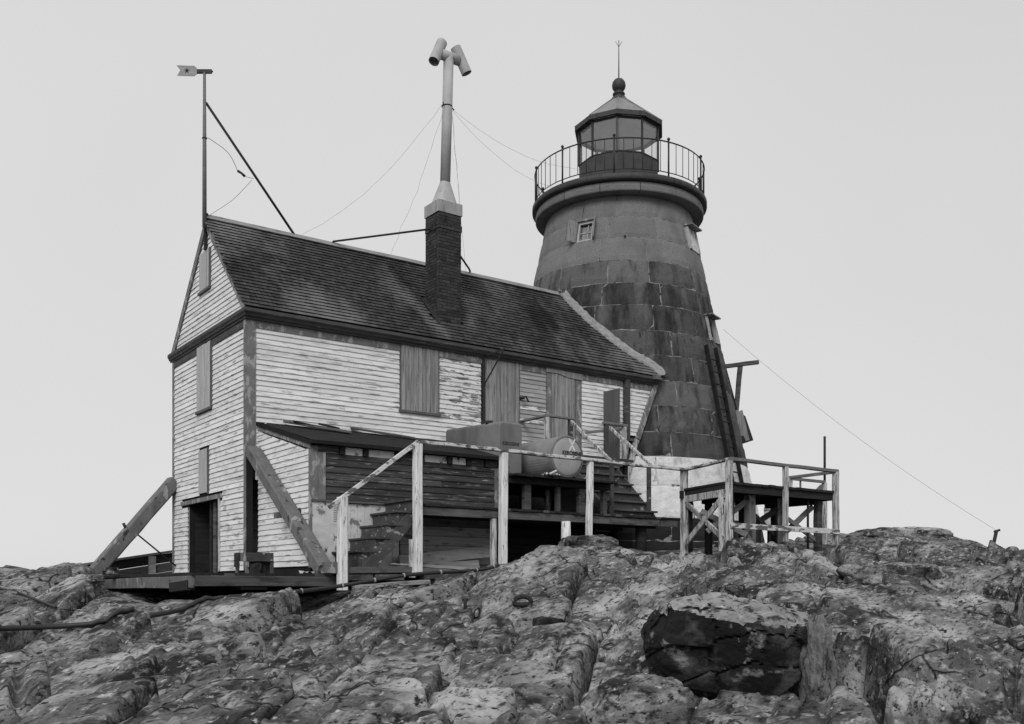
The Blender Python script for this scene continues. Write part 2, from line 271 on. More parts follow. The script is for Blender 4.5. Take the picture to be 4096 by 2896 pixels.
def height(X,D):
    """X across, D along the slope, metres from the viewpoint; returns ground height"""
    a=np.clip(X/D,TA[0],TA[-1]); ia=np.clip(np.searchsorted(TA,a)-1,0,18); idd=np.clip(np.searchsorted(TD,D)-1,0,15)
    A=np.array(TA);Dn=np.array(TD); ta=(a-A[ia])/(A[ia+1]-A[ia]); td=np.clip((D-Dn[idd])/(Dn[idd+1]-Dn[idd]),0,1); ta=ta*ta*(3-2*ta)
    z=(TZ[idd,ia]*(1-ta)+TZ[idd,ia+1]*ta)*(1-td)+(TZ[idd+1,ia]*(1-ta)+TZ[idd+1,ia+1]*ta)*td
    hx=CAMX+X*RX+D*FX; hy=CAMY+X*RY+D*FY      # house plan coordinates
    flat=1-.72*sstep(-3.9,-2.6,hy)*sstep(-2.6,-1.6,hx)*(1-sstep(10.8,12,hx))-.5*sstep(-5.6,-5.0,hy)*(1-sstep(-3.9,-2.6,hy))*sstep(5.0,6.5,hx)*(1-sstep(10.8,12,hx))
    flat=np.clip(flat,.15,1)*(1-.45*sstep(18,20,D))*(1-.35*sstep(30,60,D))
    z=z-.10*sstep(-4.0,-3.2,hy)*sstep(-2.8,-2.0,hx)*(1-sstep(.6,1.6,hx))-.06*sstep(-7,-5.2,hy)*sstep(5,6.5,hx)*(1-sstep(11,13,hx))
    z=z-.30*np.exp(-(((X-1.75)/.62)**2+((D-8.55)/.42)**2))-.30*np.exp(-(((X-3.4)/.45)**2+((D-9.6)/.35)**2))-.35*np.exp(-(((X+3.1)/.5)**2+((D-13.6)/.6)**2))-.22*np.exp(-(((X-.62)/.20)**2+((D-11.2)/.22)**2))+.16*np.exp(-(((X+2.0)/.7)**2+((D-13.9)/.45)**2))
    z=z-.10*sstep(11.5,13.5,D)*(1-sstep(17.2,18.5,D))*(1-sstep(1.5,3.5,X))-.06*sstep(15,16.5,D)*(1-sstep(19,20,D))*sstep(2,3,X)*(1-sstep(5.5,7,X))
    z=z-.18*np.exp(-(((X+6.6)/1.6)**2+((D-12.3)/2.2)**2))-.20*np.exp(-(((X-1.3)/.9)**2+((D-17.1)/1.0)**2))-.10*sstep(14.5,16.5,D)*(1-sstep(20,21,D))*sstep(2.2,3.2,X)*(1-sstep(6.6,7.4,X))-.10*sstep(19.5,21.5,D)*sstep(5,6.5,X)
    z=z-.34*np.exp(-(((X-10.9)/.9)**2+((D-21.6)/1.6)**2))-.13*sstep(13.8,15.5,D)*(1-sstep(20.5,21.5,D))*sstep(3.2,4.0,X)*(1-sstep(6.9,7.8,X))-.12*np.exp(-(((X+3.2)/1.1)**2+((D-14.2)/.9)**2))
    z=z-.72*np.exp(-(((X-8.5)/.75)**2+((D-17.6)/.75)**2))
    z=z-.20*np.exp(-(((X+4.4)/.8)**2+((D-8.2)/.9)**2))
    side=sstep(.3,3.2,X-.10*(D-10))
    wx=X+.13*fbm(X*.8,D*.8,3); wy=D+.13*fbm(X*.8+40,D*.8+9,3)
    n=0
    for (ang,wgt,so,mir) in ((.38,1-side,0,1),(-.62,side,60,-1)):
        ca,sa=math.cos(ang),math.sin(ang); u=wx*ca-wy*sa; v=wx*sa+wy*ca
        e,h,ti,cv=worley(u/1.15+23.3+so,v/1.9+41.7+so)
        s1=sstep(.015,.085,e); a=(.34*h+.40*ti+.42*cv)*s1-.50*(1-s1)-.05*(1-sstep(0,.2,e))
        e2,h2,ti2,cv2=worley(u/.55+50+so+.15*fbm(X*3,D*3,2),v/.80+77)
        msk=.15+.85*sstep(-.10,.18,fbm(X*.6+3+so,D*.6+8,2))
        s2=sstep(.02,.15,e2); a=a+msk*((.15*h2+.24*ti2+.13*cv2)*s2-.20*(1-s2))
        e3,h3,ti3,cv3=worley(u/.16+11+so,v/.22+17); m3=sstep(.02,.22,fbm(X*.9+31+so,D*.9+4,3))
        a=a+m3*(.8+.7*(mir<0))*((.045*h3+.085*ti3+.03*cv3)*sstep(.03,.34,e3)-.035*(1-sstep(.03,.34,e3)))
        # foliation: thin ledges whose broken edges face down-slope
        q=(D+.30*mir*X)*4.2+.8*fbm(X*.9,D*1.6,3)+.5*h
        saw=q-np.floor(q); a=a+.032*(sstep(0,.14,saw)-saw)*(.4+1.2*sstep(-.1,.3,fbm(X*.7+9,D*.9+2,2)))
        q2=(D+.22*mir*X)*13+.8*fbm(X*1.7,D*3.2,3); saw2=q2-np.floor(q2); a=a+.009*(sstep(0,.2,saw2)-saw2)
        n=n+wgt*a
    n=flat*(n+.16*fbm(X*.8,D*.8+5,3)+.024*fbm(X*4,D*5+5,4)+.008*fbm(X*17,D*24,3))
    return z+n
ac=np.concatenate([np.linspace(-1.05,-.60,40,endpoint=False),np.linspace(-.60,.60,980,endpoint=False),np.linspace(.60,1.05,41)])
dr=np.concatenate([np.linspace(1.2,5.6,36,endpoint=False),5.6+np.cumsum(np.linspace(.011,.033,840)),])
dr=np.concatenate([dr,np.linspace(dr[-1]+.08,44,140),np.linspace(45,70,24)])
AA,DD=np.meshgrid(ac,dr); XX=AA*DD
ZZ=height(XX,DD)
for _ in range(2):
    ZZ[:,1:-1]=.25*ZZ[:,:-2]+.5*ZZ[:,1:-1]+.25*ZZ[:,2:]; ZZ[1:-1]=.25*ZZ[:-2]+.5*ZZ[1:-1]+.25*ZZ[2:]
nr,nc=AA.shape
vx=np.stack([CAMX+XX*RX+DD*FX,CAMY+XX*RY+DD*FY,ZZ],-1).reshape(-1,3).astype(np.float32)
idx=np.arange(nr*nc).reshape(nr,nc); q=np.stack([idx[:-1,:-1],idx[:-1,1:],idx[1:,1:],idx[1:,:-1]],-1).reshape(-1,4).astype(np.int32)
me=bpy.data.meshes.new('rock_ground'); me.vertices.add(len(vx)); me.vertices.foreach_set('co',vx.ravel())
me.loops.add(q.size); me.loops.foreach_set('vertex_index',q.ravel()); me.polygons.add(len(q)); me.polygons.foreach_set('loop_start',np.arange(0,q.size,4,dtype=np.int32))
me.polygons.foreach_set('use_smooth',np.ones(len(q),dtype=bool)); me.materials.append(MT['rock']); me.update(); me.validate()
gr=bpy.data.objects.new('rock_ground',me); COL.objects.link(gr); gr['kind']='structure'
sea=B(); sea.add([(-4000,-4000,-9),(4000,-4000,-9),(4000,4000,-9),(-4000,4000,-9)],[(0,1,2,3)]); so=sea.make('sea','sea'); so['kind']='structure'
def gz(x,y):
    dx,dy=x-CAMX,y-CAMY; return float(height(np.array([dx*RX+dy*RY]),np.array([dx*FX+dy*FY]))[0])
def at(Xl,D,z): return (CAMX+Xl*RX+D*FX,CAMY+Xl*RY+D*FY,z)

# ------------------------------------------------------------------ house
house=thing('keepers_house','tall narrow white clapboard house with steep dark shingled roof beside the stone tower','house',(0,0,0))
AXX,AXY=11.36,2.76
def rad(z): return 4.04-.217*z
def xend(z,y=0): return min(xend0(z,y),10.16-.02*max(0,z-4.9))
def xend0(z,y=0): # where the plane y meets the tower's cone
    r=rad(z)+.05; d=r*r-(y-AXY)**2; return AXX-math.sqrt(max(d,0))
def cut(a0,a1,blocks):
    segs=[(a0,a1)]
    for b0,b1 in sorted(blocks):
        o=[]
        for s0,s1 in segs:
            if b1<=s0 or b0>=s1: o.append((s0,s1)); continue
            if b0>s0: o.append((s0,b0))
            if b1<s1: o.append((b1,s1))
        segs=o
    return [s for s in segs if s[1]-s[0]>.02]
def clap(parent,axis,a0,a1,z,face,m,h=.1035,sgn=-1,a0t=None,a1t=None):
    """one clapboard: runs along axis between a0 and a1 at height z, wall face at `face`; sgn is the outward direction"""
    b0=face+sgn*(.021+random.uniform(-.003,.004)); t0=face+sgn*.003; zj=random.uniform(-.003,.003); a0t=a0 if a0t is None else a0t; a1t=a1 if a1t is None else a1t
    pr=[(face,z+zj),(b0,z+zj),(t0,z+h+zj),(face,z+h+zj)]
    lo=[a0,a0,a0t,a0t]; hi=[a1,a1,a1t,a1t]
    P=(lambda a,p:(a,p[0],p[1])) if axis=='x' else (lambda a,p:(p[0],a,p[1]))
    v=[P(lo[i],pr[i]) for i in range(4)]+[P(hi[i],pr[i]) for i in range(4)]
    f=[(0,1,2,3),(7,6,5,4),(0,4,5,1),(1,5,6,2),(2,6,7,3),(3,7,4,0)]
    if (axis=='x')!=(sgn<0): f=[tuple(reversed(q)) for q in f]
    return B().add(v,f).make('clapboard',m,parent)
EX=.0945
# --- front (long) wall
c=B(); c.prism([(0.0,-.2),(9.0,-.2),(9.0,2.7),(xend(2.75)-.02,2.75),(xend(4.9)-.02,4.9),(0,4.9),(0,1.95),(.26,1.95),(.26,.25),(0,.25)],'y',.012,.14)
fw=c.make('wall','void',house)
blocksF=[(3.10,4.01,3.43,4.86),(5.03,6.03,2.0,4.9),(6.74,7.74,2.0,4.9),(8.99,9.14,3.36,4.9)]
z=.30
while z<4.63:
    lo=.168; hi=xend(z+.03)-.11 if z>3.44 else 9.48
    if z<2.84: hi=.235
    elif z<3.44: hi=9.02
    if z>1.85 or z<.2 or True:
        bl=[(b[0],b[1]) for b in blocksF if b[2]<z+EX*.6 and b[3]>z+EX*.4]
        if z<1.85: z+=EX; continue
        for s0,s1 in cut(lo,hi,bl):
            pieces=[(s0,s1)]
            if s1-s0>2.2:
                k=random.uniform(.3,.7)*(s1-s0)+s0; pieces=[(s0,k-.0015),(k+.0015,s1)]
            for p0,p1 in pieces:
                mid=(p0+p1)/2; m='white'
                if 4.0<mid<5.1: m='bare' if random.random()<.14 else 'peel'
                elif 6.0<mid<6.8: m='bare' if random.random()<.8 else 'peel'
                elif mid<3.2 and z<3.12 and random.random()<.3: m='peel'
                a1t=None
                if abs(p1-hi)<1e-6 and z>3.44: a1t=xend(z+EX+.03)-.11
                clap(fw,'x',p0,p1,z,.0,m,a1t=a1t)
    z+=EX
B().box(.168,8.98,-.030,.0,4.625,4.76).make('frieze_board','trim',house)
B().prism([(9.15,4.625),(xend(4.62)-.10,4.625),(xend(4.76)-.10,4.76),(9.15,4.76)],'y',-.030,0).make('frieze_board','trim',house)
# slanted board following the tower, and the pale strut under it
B().beam((xend(4.80)-.045,-.035,4.80),(xend(3.45)-.045,-.035,3.45),.06,.13,up=(1,0,0)).make('slanted_corner_board','trim',house)
B().beam((xend(3.43)-.06,-.03,3.43),(xend(2.2)-.06,-.03,2.2),.06,.13,up=(1,0,0),wob=.004,seg=4).make('lower_strut','postw',house)
B().box(9.14,9.50,-.025,0,3.385,3.44).make('sill_board','sill',house)
B().box(9.0,9.13,-.11,-.003,3.38,4.82).make('downspout_casing','trimd',house)
B().tube([(9.07,-.06,3.38),(9.06,-.06,2.9)],.04,8).make('downspout','trim',house)
# --- corner boards
B().box(-.026,.165,-.03,-.0,2.38,4.76).make('corner_board','trim',house)
B().box(-.03,-.0,.002,.062,.30,4.76).make('corner_board','trim',house)
B().box(-.03,0,4.13,4.235,.27,4.76).make('corner_board','trim',house)
# --- gable wall
EY0,EZ0,RYY,RZZ=-.15,4.95,2.07,7.20
YB=2*RYY-EY0
g=B(); g.prism([(.0,-.3),(1.361,-.3),(1.361,1.66),(3.19,1.66),(3.19,-.3),(4.23,-.3),(4.23,4.9),(2.09,7.05),(0.0,4.9)],'x',.012,.12)
gw=g.make('wall','void',house)
blocksG=[(1.75,2.66,3.42,4.8),(1.93,2.53,1.79,2.70),(1.19,3.63,1.655,1.745),(1.30,3.19,0,1.67)]
z=.285
while z<4.62:
    bl=[(b[0],b[1]) for b in blocksG if b[2]<z+EX*.6 and b[3]>z+EX*.4]
    for s0,s1 in cut(.064,4.128,bl):
        m='white'
        if z<2.1 and s1<1.99 and random.random()<.5: m='peelg'
        if z<.5 and random.random()<.5: m='peelg'
        clap(gw,'y',s0,s1,z,.0,m)
    z+=EX
B().box(-.03,0,.064,1.74,4.625,4.76).make('frieze_board','trimd',house)
B().box(-.03,0,2.665,4.128,4.625,4.76).make('frieze_board','trimd',house)
sl=(RZZ-EZ0)/(RYY-EY0)
z=4.955
while z<6.86:
    def yl(zz): return EY0+(zz-EZ0)/sl+.25
    def yh(zz): return YB-(zz-EZ0)/sl-.25
    bl=[(1.83,2.50)] if (z+EX*.5>5.76 and z+EX*.5<6.60) else []
    segs=cut(yl(z),yh(z),bl)
    for i,(s0,s1) in enumerate(segs):
        clap(gw,'y',s0,s1,z,0,'white',a0t=max(s0,yl(z+EX)) if abs(s0-yl(z))<1e-6 else s0,a1t=yh(z+EX) if abs(s1-yh(z))<1e-6 else s1)
    z+=EX
# back and end walls, floor: plain, out of sight
B().box(.1,9.0,4.11,4.23,-.3,4.9).make('back_wall','white',house)
B().box(.13,8.6,.15,4.1,.18,.24).make('floor','void',house)
# rake boards
for s in (0,1):
    y0=EY0 if s==0 else YB
    dy=1 if s==0 else -1
    pl=[(y0+dy*.02,EZ0-.02),(RYY,RZZ-.02),(RYY,RZZ-.21),(y0+dy*.20,EZ0-.03)]
    if s: pl=pl[::-1]
    B().prism(pl,'x',-.045,-.002).make('rake_board','trim',house)
# cornice, mitred round the corner
prof=[(0,4.765),(.045,4.755),(.055,4.79),(.10,4.80),(.125,4.835),(.15,4.85),(.165,4.865),(.165,4.925),(0,4.935)]
v=[];n=len(prof)
for o_,z_ in prof: v.append((-o_*.5-.025,-o_-.03,z_))
for o_,z_ in prof: v.append((xend(z_)-.06+ (o_*.3),-o_-.03,z_))
b=B(); b.add(v,[(i,i+1,n+i+1,n+i) for i in range(n-1)]+[tuple(range(n,2*n))]); b.make('cornice','trimd',house)
v=[(-o_*.5-.025,-o_-.03,z_) for o_,z_ in prof]+[(-o_*.5-.025,4.31,z_) for o_,z_ in prof]
b=B(); b.add(v,[(i+1,i,n+i,n+i+1) for i in range(n-1)]+[tuple(range(2*n-1,n-1,-1))]); b.make('cornice','trimd',house)
b=B(); b.box(9.78,9.96,-.27,-.15,4.86,4.95); b.make('gutter_outlet','flash',house)
# gutter trough board along the eave
B().beam((-.05,-.10,4.945),(9.9,-.10,4.945),.05,.02).make('eave_board','woodd',house)
# roof deck
rf=B(); rf.add([(-.05,EY0,EZ0-.03),(9.9,EY0,EZ0-.03),(8.75,RYY,RZZ-.03),(-.05,RYY,RZZ-.03),(-.05,EY0,EZ0-.06),(9.9,EY0,EZ0-.06),(8.75,RYY,RZZ-.08),(-.05,RYY,RZZ-.08)],
  [(0,1,2,3),(7,6,5,4),(0,4,5,1),(3,7,4,0),(1,5,6,2)])
rf.add([(-.05,YB,EZ0-.03),(8.75,YB,EZ0-.03),(8.75,RYY,RZZ-.03),(-.05,RYY,RZZ-.03)],[(3,2,1,0)],0)
roof=rf.make('roof','shing',house)
ang=math.atan2(RZZ-EZ0,RYY-EY0); ca,sa=math.cos(ang),math.sin(ang); SL=math.hypot(RYY-EY0,RZZ-EZ0)
NCO=27; ex=SL/NCO
def shing_verts(wd,ln=.150,tb=.024,tt=.005,j=0):
    return [(0,j,0),(wd,-j,0),(wd,ln,0),(0,ln,0),(0,j,tb),(wd,-j,tb),(wd,ln,tt),(0,ln,tt)]
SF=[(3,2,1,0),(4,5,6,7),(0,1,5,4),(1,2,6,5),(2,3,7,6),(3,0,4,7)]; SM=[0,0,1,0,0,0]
lib={}
for k in range(6):
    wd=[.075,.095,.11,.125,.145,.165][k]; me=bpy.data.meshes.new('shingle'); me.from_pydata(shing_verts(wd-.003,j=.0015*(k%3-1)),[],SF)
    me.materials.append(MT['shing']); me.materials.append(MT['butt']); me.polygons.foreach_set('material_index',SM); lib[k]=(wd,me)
allsh=[]
for i in range(NCO):
    s=i*ex; y=EY0+s*ca; z=EZ0+s*sa; xe=xend(z+.0,y)-.05; x=-.05-random.random()*.08
    while x<xe:
        k=random.randrange(6); wd=lib[k][0]
        if x+wd>-.05:
            if not(x+wd>4.20 and x<4.80 and y+.05>.33 and y<.92): allsh.append((x,y,z,k,s))
        x+=wd
allsh.sort(key=lambda t_:(t_[0]-CAMX)**2+(t_[1]-CAMY)**2)
def shmat(x,y,z): 
    return Matrix.Translation((x,y-sa*.0,z))@Matrix.Rotation(ang-.05,4,'X')
for (x,y,z,k,s) in allsh[:290]:
    o=bpy.data.objects.new('shingle',lib[k][1]); COL.objects.link(o); o.parent=roof
    o.location=(x,y+random.uniform(-.004,.004)*ca-sa*.004,z+ca*.004); o.rotation_euler=(ang-.04+random.uniform(-.01,.02),random.gauss(0,.004),0)
st=B()
for (x,y,z,k,s) in allsh[290:]:
    m=Matrix.Translation((x,y+random.uniform(-.004,.004)-sa*.004,z+ca*.004))@Matrix.Rotation(ang-.04+random.uniform(-.01,.02),4,'X')
    st.add([m@Vector(p) for p in shing_verts(lib[k][0]-.003,j=random.uniform(-.002,.002))],SF,SM)
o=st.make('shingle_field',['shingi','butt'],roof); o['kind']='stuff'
# ridge boards
B().beam((-.06,RYY-.05,RZZ+.0),(8.72,RYY-.05,RZZ+.02),.15,.022,up=(0,-.7,.7),seg=10,wob=.003).make('ridge_board','ridge',house)
B().beam((-.06,RYY+.06,RZZ+.0),(8.72,RYY+.06,RZZ+.02),.15,.022,up=(0,.7,.7)).make('ridge_board','ridge',house)
# mortar fillet against the tower
b=B(); v=[];K_=34
for i in range(K_+1):
    y=EY0-.02+(RYY-EY0+.03)*i/K_; z=EZ0+(y-EY0)*sl; x=xend(z,y); j=random.uniform(-.02,.02); j2=random.uniform(-.015,.015)
    v+= [(x-.15+j,y-.01,z+.012),(x-.13+j,y-.03,z+.05),(x-.02,y-.04,z+.075+j2),(x+.05,y,z+.16+j),(x+.12,y+.1,z+.10)]
f=[]
for i in range(K_):
    for j in range(4): f.append((i*5+j,i*5+j+1,i*5+6+j,i*5+5+j))
b.add(v,f,0,False); b.make('mortar_fillet','mortp',house)
# --- openings
def planks(parent,axis,a0,a1,z0,z1,face,n,m,th=.022,sgn=-1,mix=None):
    for i in range(n):
        p0=a0+(a1-a0)*i/n+.0035; p1=a0+(a1-a0)*(i+1)/n-.0035; j=random.uniform(0,.010); b=B()
        if axis=='x': b.box(p0,p1,min(face,face+sgn*(th+j)),max(face,face+sgn*(th+j)),z0,z1+random.uniform(-.004,.004))
        else: b.box(min(face,face+sgn*(th+j)),max(face,face+sgn*(th+j)),p0,p1,z0,z1+random.uniform(-.004,.004))
        b.make('board',m,parent)
def shutter(axis,a0,a1,z0,z1,n,m='shut',sill=True,name='window_shutter',side=True):
    b=B()
    if axis=='x':
        b.box(a0-.025,a0-.001,-.034,0,z0,z1); b.box(a1+.001,a1+.025,-.034,0,z0,z1)
    else:
        b.box(-.05,0,a0-.045,a0-.001,z0-.03,z1)
    fr=b.make(name,'sill',house)
    planks(fr,axis,a0,a1,z0,z1,-.012,n,m)
    if sill:
        b=B()
        if axis=='x': b.box(a0-.05,a1+.05,-.06,0,z0-.05,z0-.003)
        else: b.box(-.06,0,a0-.03,a1+.03,z0-.05,z0-.003)
        b.make('sill','sill',fr)
    return fr
shutter('x',3.13,3.98,3.475,4.76,9)
d1=shutter('x',5.12,5.99,2.60,4.76,9,sill=False,name='plank_door'); d1['label']='plank door behind the box-shaped tank, with iron bracket over it'
d2=shutter('x',6.88,7.53,2.80,4.68,7,sill=False,name='plank_door')
B().box(6.75,6.865,-.036,0,2.80,4.66).make('door_casing','trim',house); B().box(7.56,7.73,-.036,0,2.80,4.62).make('door_casing','trim',house)
b=B(); b.prism([(6.72,4.67),(7.08,4.67),(7.3,4.62),(7.74,4.60),(7.74,4.735),(6.72,4.765)],'y',-.06,-.037); b.make('door_head_board','shut',house)
shutter('y',1.79,2.62,3.47,4.74,5,'shutg'); shutter('y',1.97,2.50,1.83,2.69,3,'shutg',sill=False); shutter('y',1.86,2.47,5.81,6.55,4,'shutg')
B().box(-.045,0,1.19,3.63,1.663,1.745).make('door_head_board','trim',house)
B().box(-.04,0,1.30,1.358,.28,1.66).make('door_casing','postw',house)
B().box(-.02,.5,3.192,3.22,.24,1.66).make('door_jamb','woodd',house)
B().box(.12,.16,1.93,2.10,.24,1.70).make('inner_plank','wood',house)
B().box(.10,.14,2.15,2.24,.24,1.70).make('inner_plank','woodd',house)
B().box(.10,.14,1.45,1.49,.24,1.70).make('inner_plank','wood',house)
# iron bracket at the plank door
ib=B(); ib.beam((5.075,-.05,2.75),(5.075,-.05,4.77),.05,.05); ib.beam((5.075,-.05,4.77),(5.20,-.62,4.85),.025,.03); ib.beam((5.075,-.06,4.18),(5.20,-.60,4.84),.025,.03)
ib.make('iron_bracket','rust',house)
sg=B().box(4.735,4.965,-.036,-.028,3.775,3.965).make('warning_sign','signw',house)
B().prism([(4.75+.025,3.888),(4.95-.025,3.888),(4.95,3.905),(4.95,3.938),(4.95-.025,3.955),(4.75+.025,3.955),(4.75,3.938),(4.75,3.905)],'y',-.0385,-.0365).make('sign_header','black',sg)
text(sg,'lettering','DANGER',.052,(4.85,-.0395,3.922),'signw',bold=.0012)
text(sg,'lettering','HIGH',.052,(4.85,-.0375,3.852),'black',bold=.001); text(sg,'lettering','VOLTAGE',.050,(4.85,-.0375,3.803),'black',bold=.001)
B().tube([(6.02,-.03,4.02),(6.08,-.12,4.02)],.03,8).make('vent_pipe','rust',house)
B().beam((6.10,-.13,4.06),(6.17,-.15,3.93),.02,.035).make('vent_flap','woodd',house)
# foundation under the right half
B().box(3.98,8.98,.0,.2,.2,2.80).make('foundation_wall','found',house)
B().box(3.98,9.02,-.04,.012,2.765,2.845).make('sill_beam','sill',house)
# leaf of planks standing out from the wall on the landing
lf=B().box(8.385,8.40,-.54,-.03,2.87,2.94).make('plank_screen','shutd',house)
for i in range(3): B().box(8.39+random.uniform(-.003,.003),8.415,-.55+.178*i,-.55+.178*(i+1)-.004,2.86,4.43).make('board','shutd',lf)
B().beam((8.5,-.02,4.33),(8.42,-.40,4.38),.03,.05).make('screen_bracket','woodd',house)

# --- chimney
CX0,CX1,CY0,CY1=4.226,4.775,.35,.88
ch=B().box(CX0+.006,CX1-.006,CY0+.006,CY1-.006,5.0,7.74).make('chimney','mort',house)
BH=.066
def brk(x0,x1,y0,y1,z0,z1,m='brick'):
    j=lambda:random.uniform(-.002,.002); B().box(x0+j(),x1+j(),y0+j(),y1+j(),z0+j(),z1).make('brick',m,ch)
row=0; z=5.16; bk=B()
while z<7.70:
    pr=.014 if 7.40<z<7.53 else 0
    z1=z+BH-.009; A=row%2==0
    if z>5.28:
        xs=[CX0-pr,CX0+.19,CX0+.37,CX1+pr] if A else [CX0-pr,CX0+.095,CX0+.28,CX0+.46,CX1+pr]
        for a,c_ in zip(xs[:-1],xs[1:]): brk(a+.004,c_-.004,CY0-pr-.004,CY0+.09,z,z1)
    ys=[CY0+.10,CY0+.32,CY1] if A else [CY0+.10,CY0+.21,CY0+.43,CY1]
    for a,c_ in zip(ys[:-1],ys[1:]):
        yy=(a+c_)/2
        if z>EZ0+(yy-EY0)*sl-.06: brk(CX0-pr-.004,CX0+.09,a+.004,c_-.004,z,z1)
    for a,c_ in zip(ys[:-1],ys[1:]): bk.box(CX1-.05,CX1+.004,a+.004,c_-.004,z,z1)
    for a in (0,.185,.37): bk.box(CX0+a+.004,CX0+a+.178,CY1-.05,CY1+.004,z,z1)
    z+=BH; row+=1
o=bk.make('brick_backing','bricki',ch); o['kind']='stuff'
B().add([(4.18,CY0-.03,5.40),(4.86,CY0-.03,5.40),(4.90,CY0-.14,5.25),(4.20,CY0-.14,5.25),(4.18,CY0-.001,5.44),(4.86,CY0-.001,5.44)],[(3,2,1,0),(0,1,5,4)]).make('flashing','flash',ch)
b=B(); v=[]
for i in range(6):
    y=CY0-.1+i*.13; zz=EZ0+(y-EY0)*sl; v+=[(CX0-.09,y,zz+.035),(CX0-.003,y,zz+.08)]
b.add(v,[(2*i,2*i+1,2*i+3,2*i+2) for i in range(5)]); b.make('flashing','woodd',ch)
for p0,p1 in (((4.23,.62,7.45),(2.66,2.05,7.27)),((4.78,.60,7.15),(6.10,2.05,7.33))):
    d=[p0,p1,(p1[0]-.02*(1 if p0[0]>p1[0] else -1),p1[1],p1[2]-.06)]
    B().tube(d,.022,8).make('chimney_stay','rust',house)
# flue
fl=B(); fl.add([(CX0-.02,CY0-.02,7.74),(CX1+.02,CY0-.02,7.74),(CX1+.02,CY1+.02,7.74),(CX0-.02,CY1+.02,7.74),(CX0-.02,CY0-.02,7.985),(CX1+.02,CY0-.02,7.985),(CX1+.02,CY1+.02,7.985),(CX0-.02,CY1+.02,7.985)],
  [(0,1,5,4),(1,2,6,5),(2,3,7,6),(3,0,4,7),(4,5,6,7)]); flue=fl.make('flue_cap','galvd',house)
PX,PY=4.51,.62
def sq2round(n=24,r0=.24,r1=.105,z0=7.985,z1=8.50):
    v=[];f=[];rows_=8
    for k in range(rows_+1):
        t_=k/rows_; z_=z0+(z1-z0)*t_
        for j in range(n):
            th=2*math.pi*j/n; sqr=r0/max(abs(math.cos(th)),abs(math.sin(th))); sqr=min(sqr,r0*1.25); r=sqr*(1-t_)+r1*t_
            v.append((PX+.04*t_+r*math.cos(th),PY+r*math.sin(th)*.95,z_))
    for k in range(rows_):
        for j in range(n): f.append((k*n+j,k*n+(j+1)%n,k*n+n+(j+1)%n,k*n+n+j))
    return v,f
b=B(); b.add(*sq2round(),0,True); b.make('flue_transition','galv',house)
TOPX=PX+.125; b=B(); b.tube([(PX+.04,PY,8.48),(TOPX,PY,11.16)],.107,24); pipe=b.make('flue_pipe','galv',house)
b=B(); b.tube([(TOPX-.20,PY,11.16),(TOPX+.24,PY,11.16)],.107,24); b.make('cowl_crosspiece','galv',pipe)
for (cx_,dx,h_) in ((TOPX-.265,.125,.255),(TOPX+.315,-.115,.255)):
    p0=Vector((cx_-dx,PY-.04,11.18-h_)); p1=Vector((cx_+dx,PY+.04,11.18+h_)); b=B(); b.tube([p0,p1],.112,24,cap=False); b.tube([p0,p1],.106,24,cap=False,mi=1); b.make('cowl_tube',['galv','galvd'],pipe)
b=B(); 
for k in range(2): b.lathe([(.108,-.012),(.118,-.006),(.118,.006),(.108,.012)],(PX+.085,PY,10.10),20)
b.tube([(PX-.03,PY-.05,10.10),(PX-.06,PY-.07,10.13),(PX-.05,PY-.08,10.08)],.01,6); b.tube([(PX+.20,PY-.03,10.09),(PX+.24,PY-.04,10.05)],.012,6); b.make('wire_clamp','rust',pipe)
# stovepipe elbow seen against the ridge
# --- weather vane
vane=thing('weather_vane','arrow wind vane with starred tail on a tall braced pole at the gable peak','weather vane',(-.10,1.947,7.28))
B().tube([(-.10,1.947,6.95),(-.10,1.947,8.3),(-.10,1.947,9.95)],[.042,.038,.027],10).make('pole','raild',vane)
B().beam((-.04,2.05,6.55),(-.04,2.05,7.26),.06,.09).make('mounting_block','woodd',vane)
B().tube([(-.07,1.96,9.38),(1.80,2.07,7.24)],.026,8).make('pole_brace','rust',vane)
def lat(s,z_,off=0): return (-.10+s*RX+off*FX,1.947+s*RY+off*FY,z_)
ar=B(); ar.beam(lat(-.24,9.965),lat(.14,9.965),.05,.075); ar.beam(lat(.14,9.965),lat(.165,9.965),.02,.03); ar.make('arrow_shaft','wood',vane)
pl=[(-.53,10.07),(-.46,9.97),(-.52,9.87),(-.19,9.86),(-.14,9.90),(-.14,10.02),(-.19,10.06)]
v=[lat(s,z_,-.032) for s,z_ in pl]+[lat(s,z_,-.022) for s,z_ in pl]; n=len(pl)
B().add(v,[tuple(range(n)),tuple(range(2*n-1,n-1,-1))]+[((i+1)%n,i,n+i,n+(i+1)%n) for i in range(n)]).make('arrow_tail','woodl',vane)
stp=[(-.33+(.06 if i%2==0 else .024)*math.sin(i*math.pi/5),9.965+(.06 if i%2==0 else .024)*math.cos(i*math.pi/5)) for i in range(10)]
B().add([lat(s,z_,-.034) for s,z_ in stp]+[lat(-.33,9.965,-.034)],[(10,(i+1)%10,i) for i in range(10)]).make('star','black',vane)

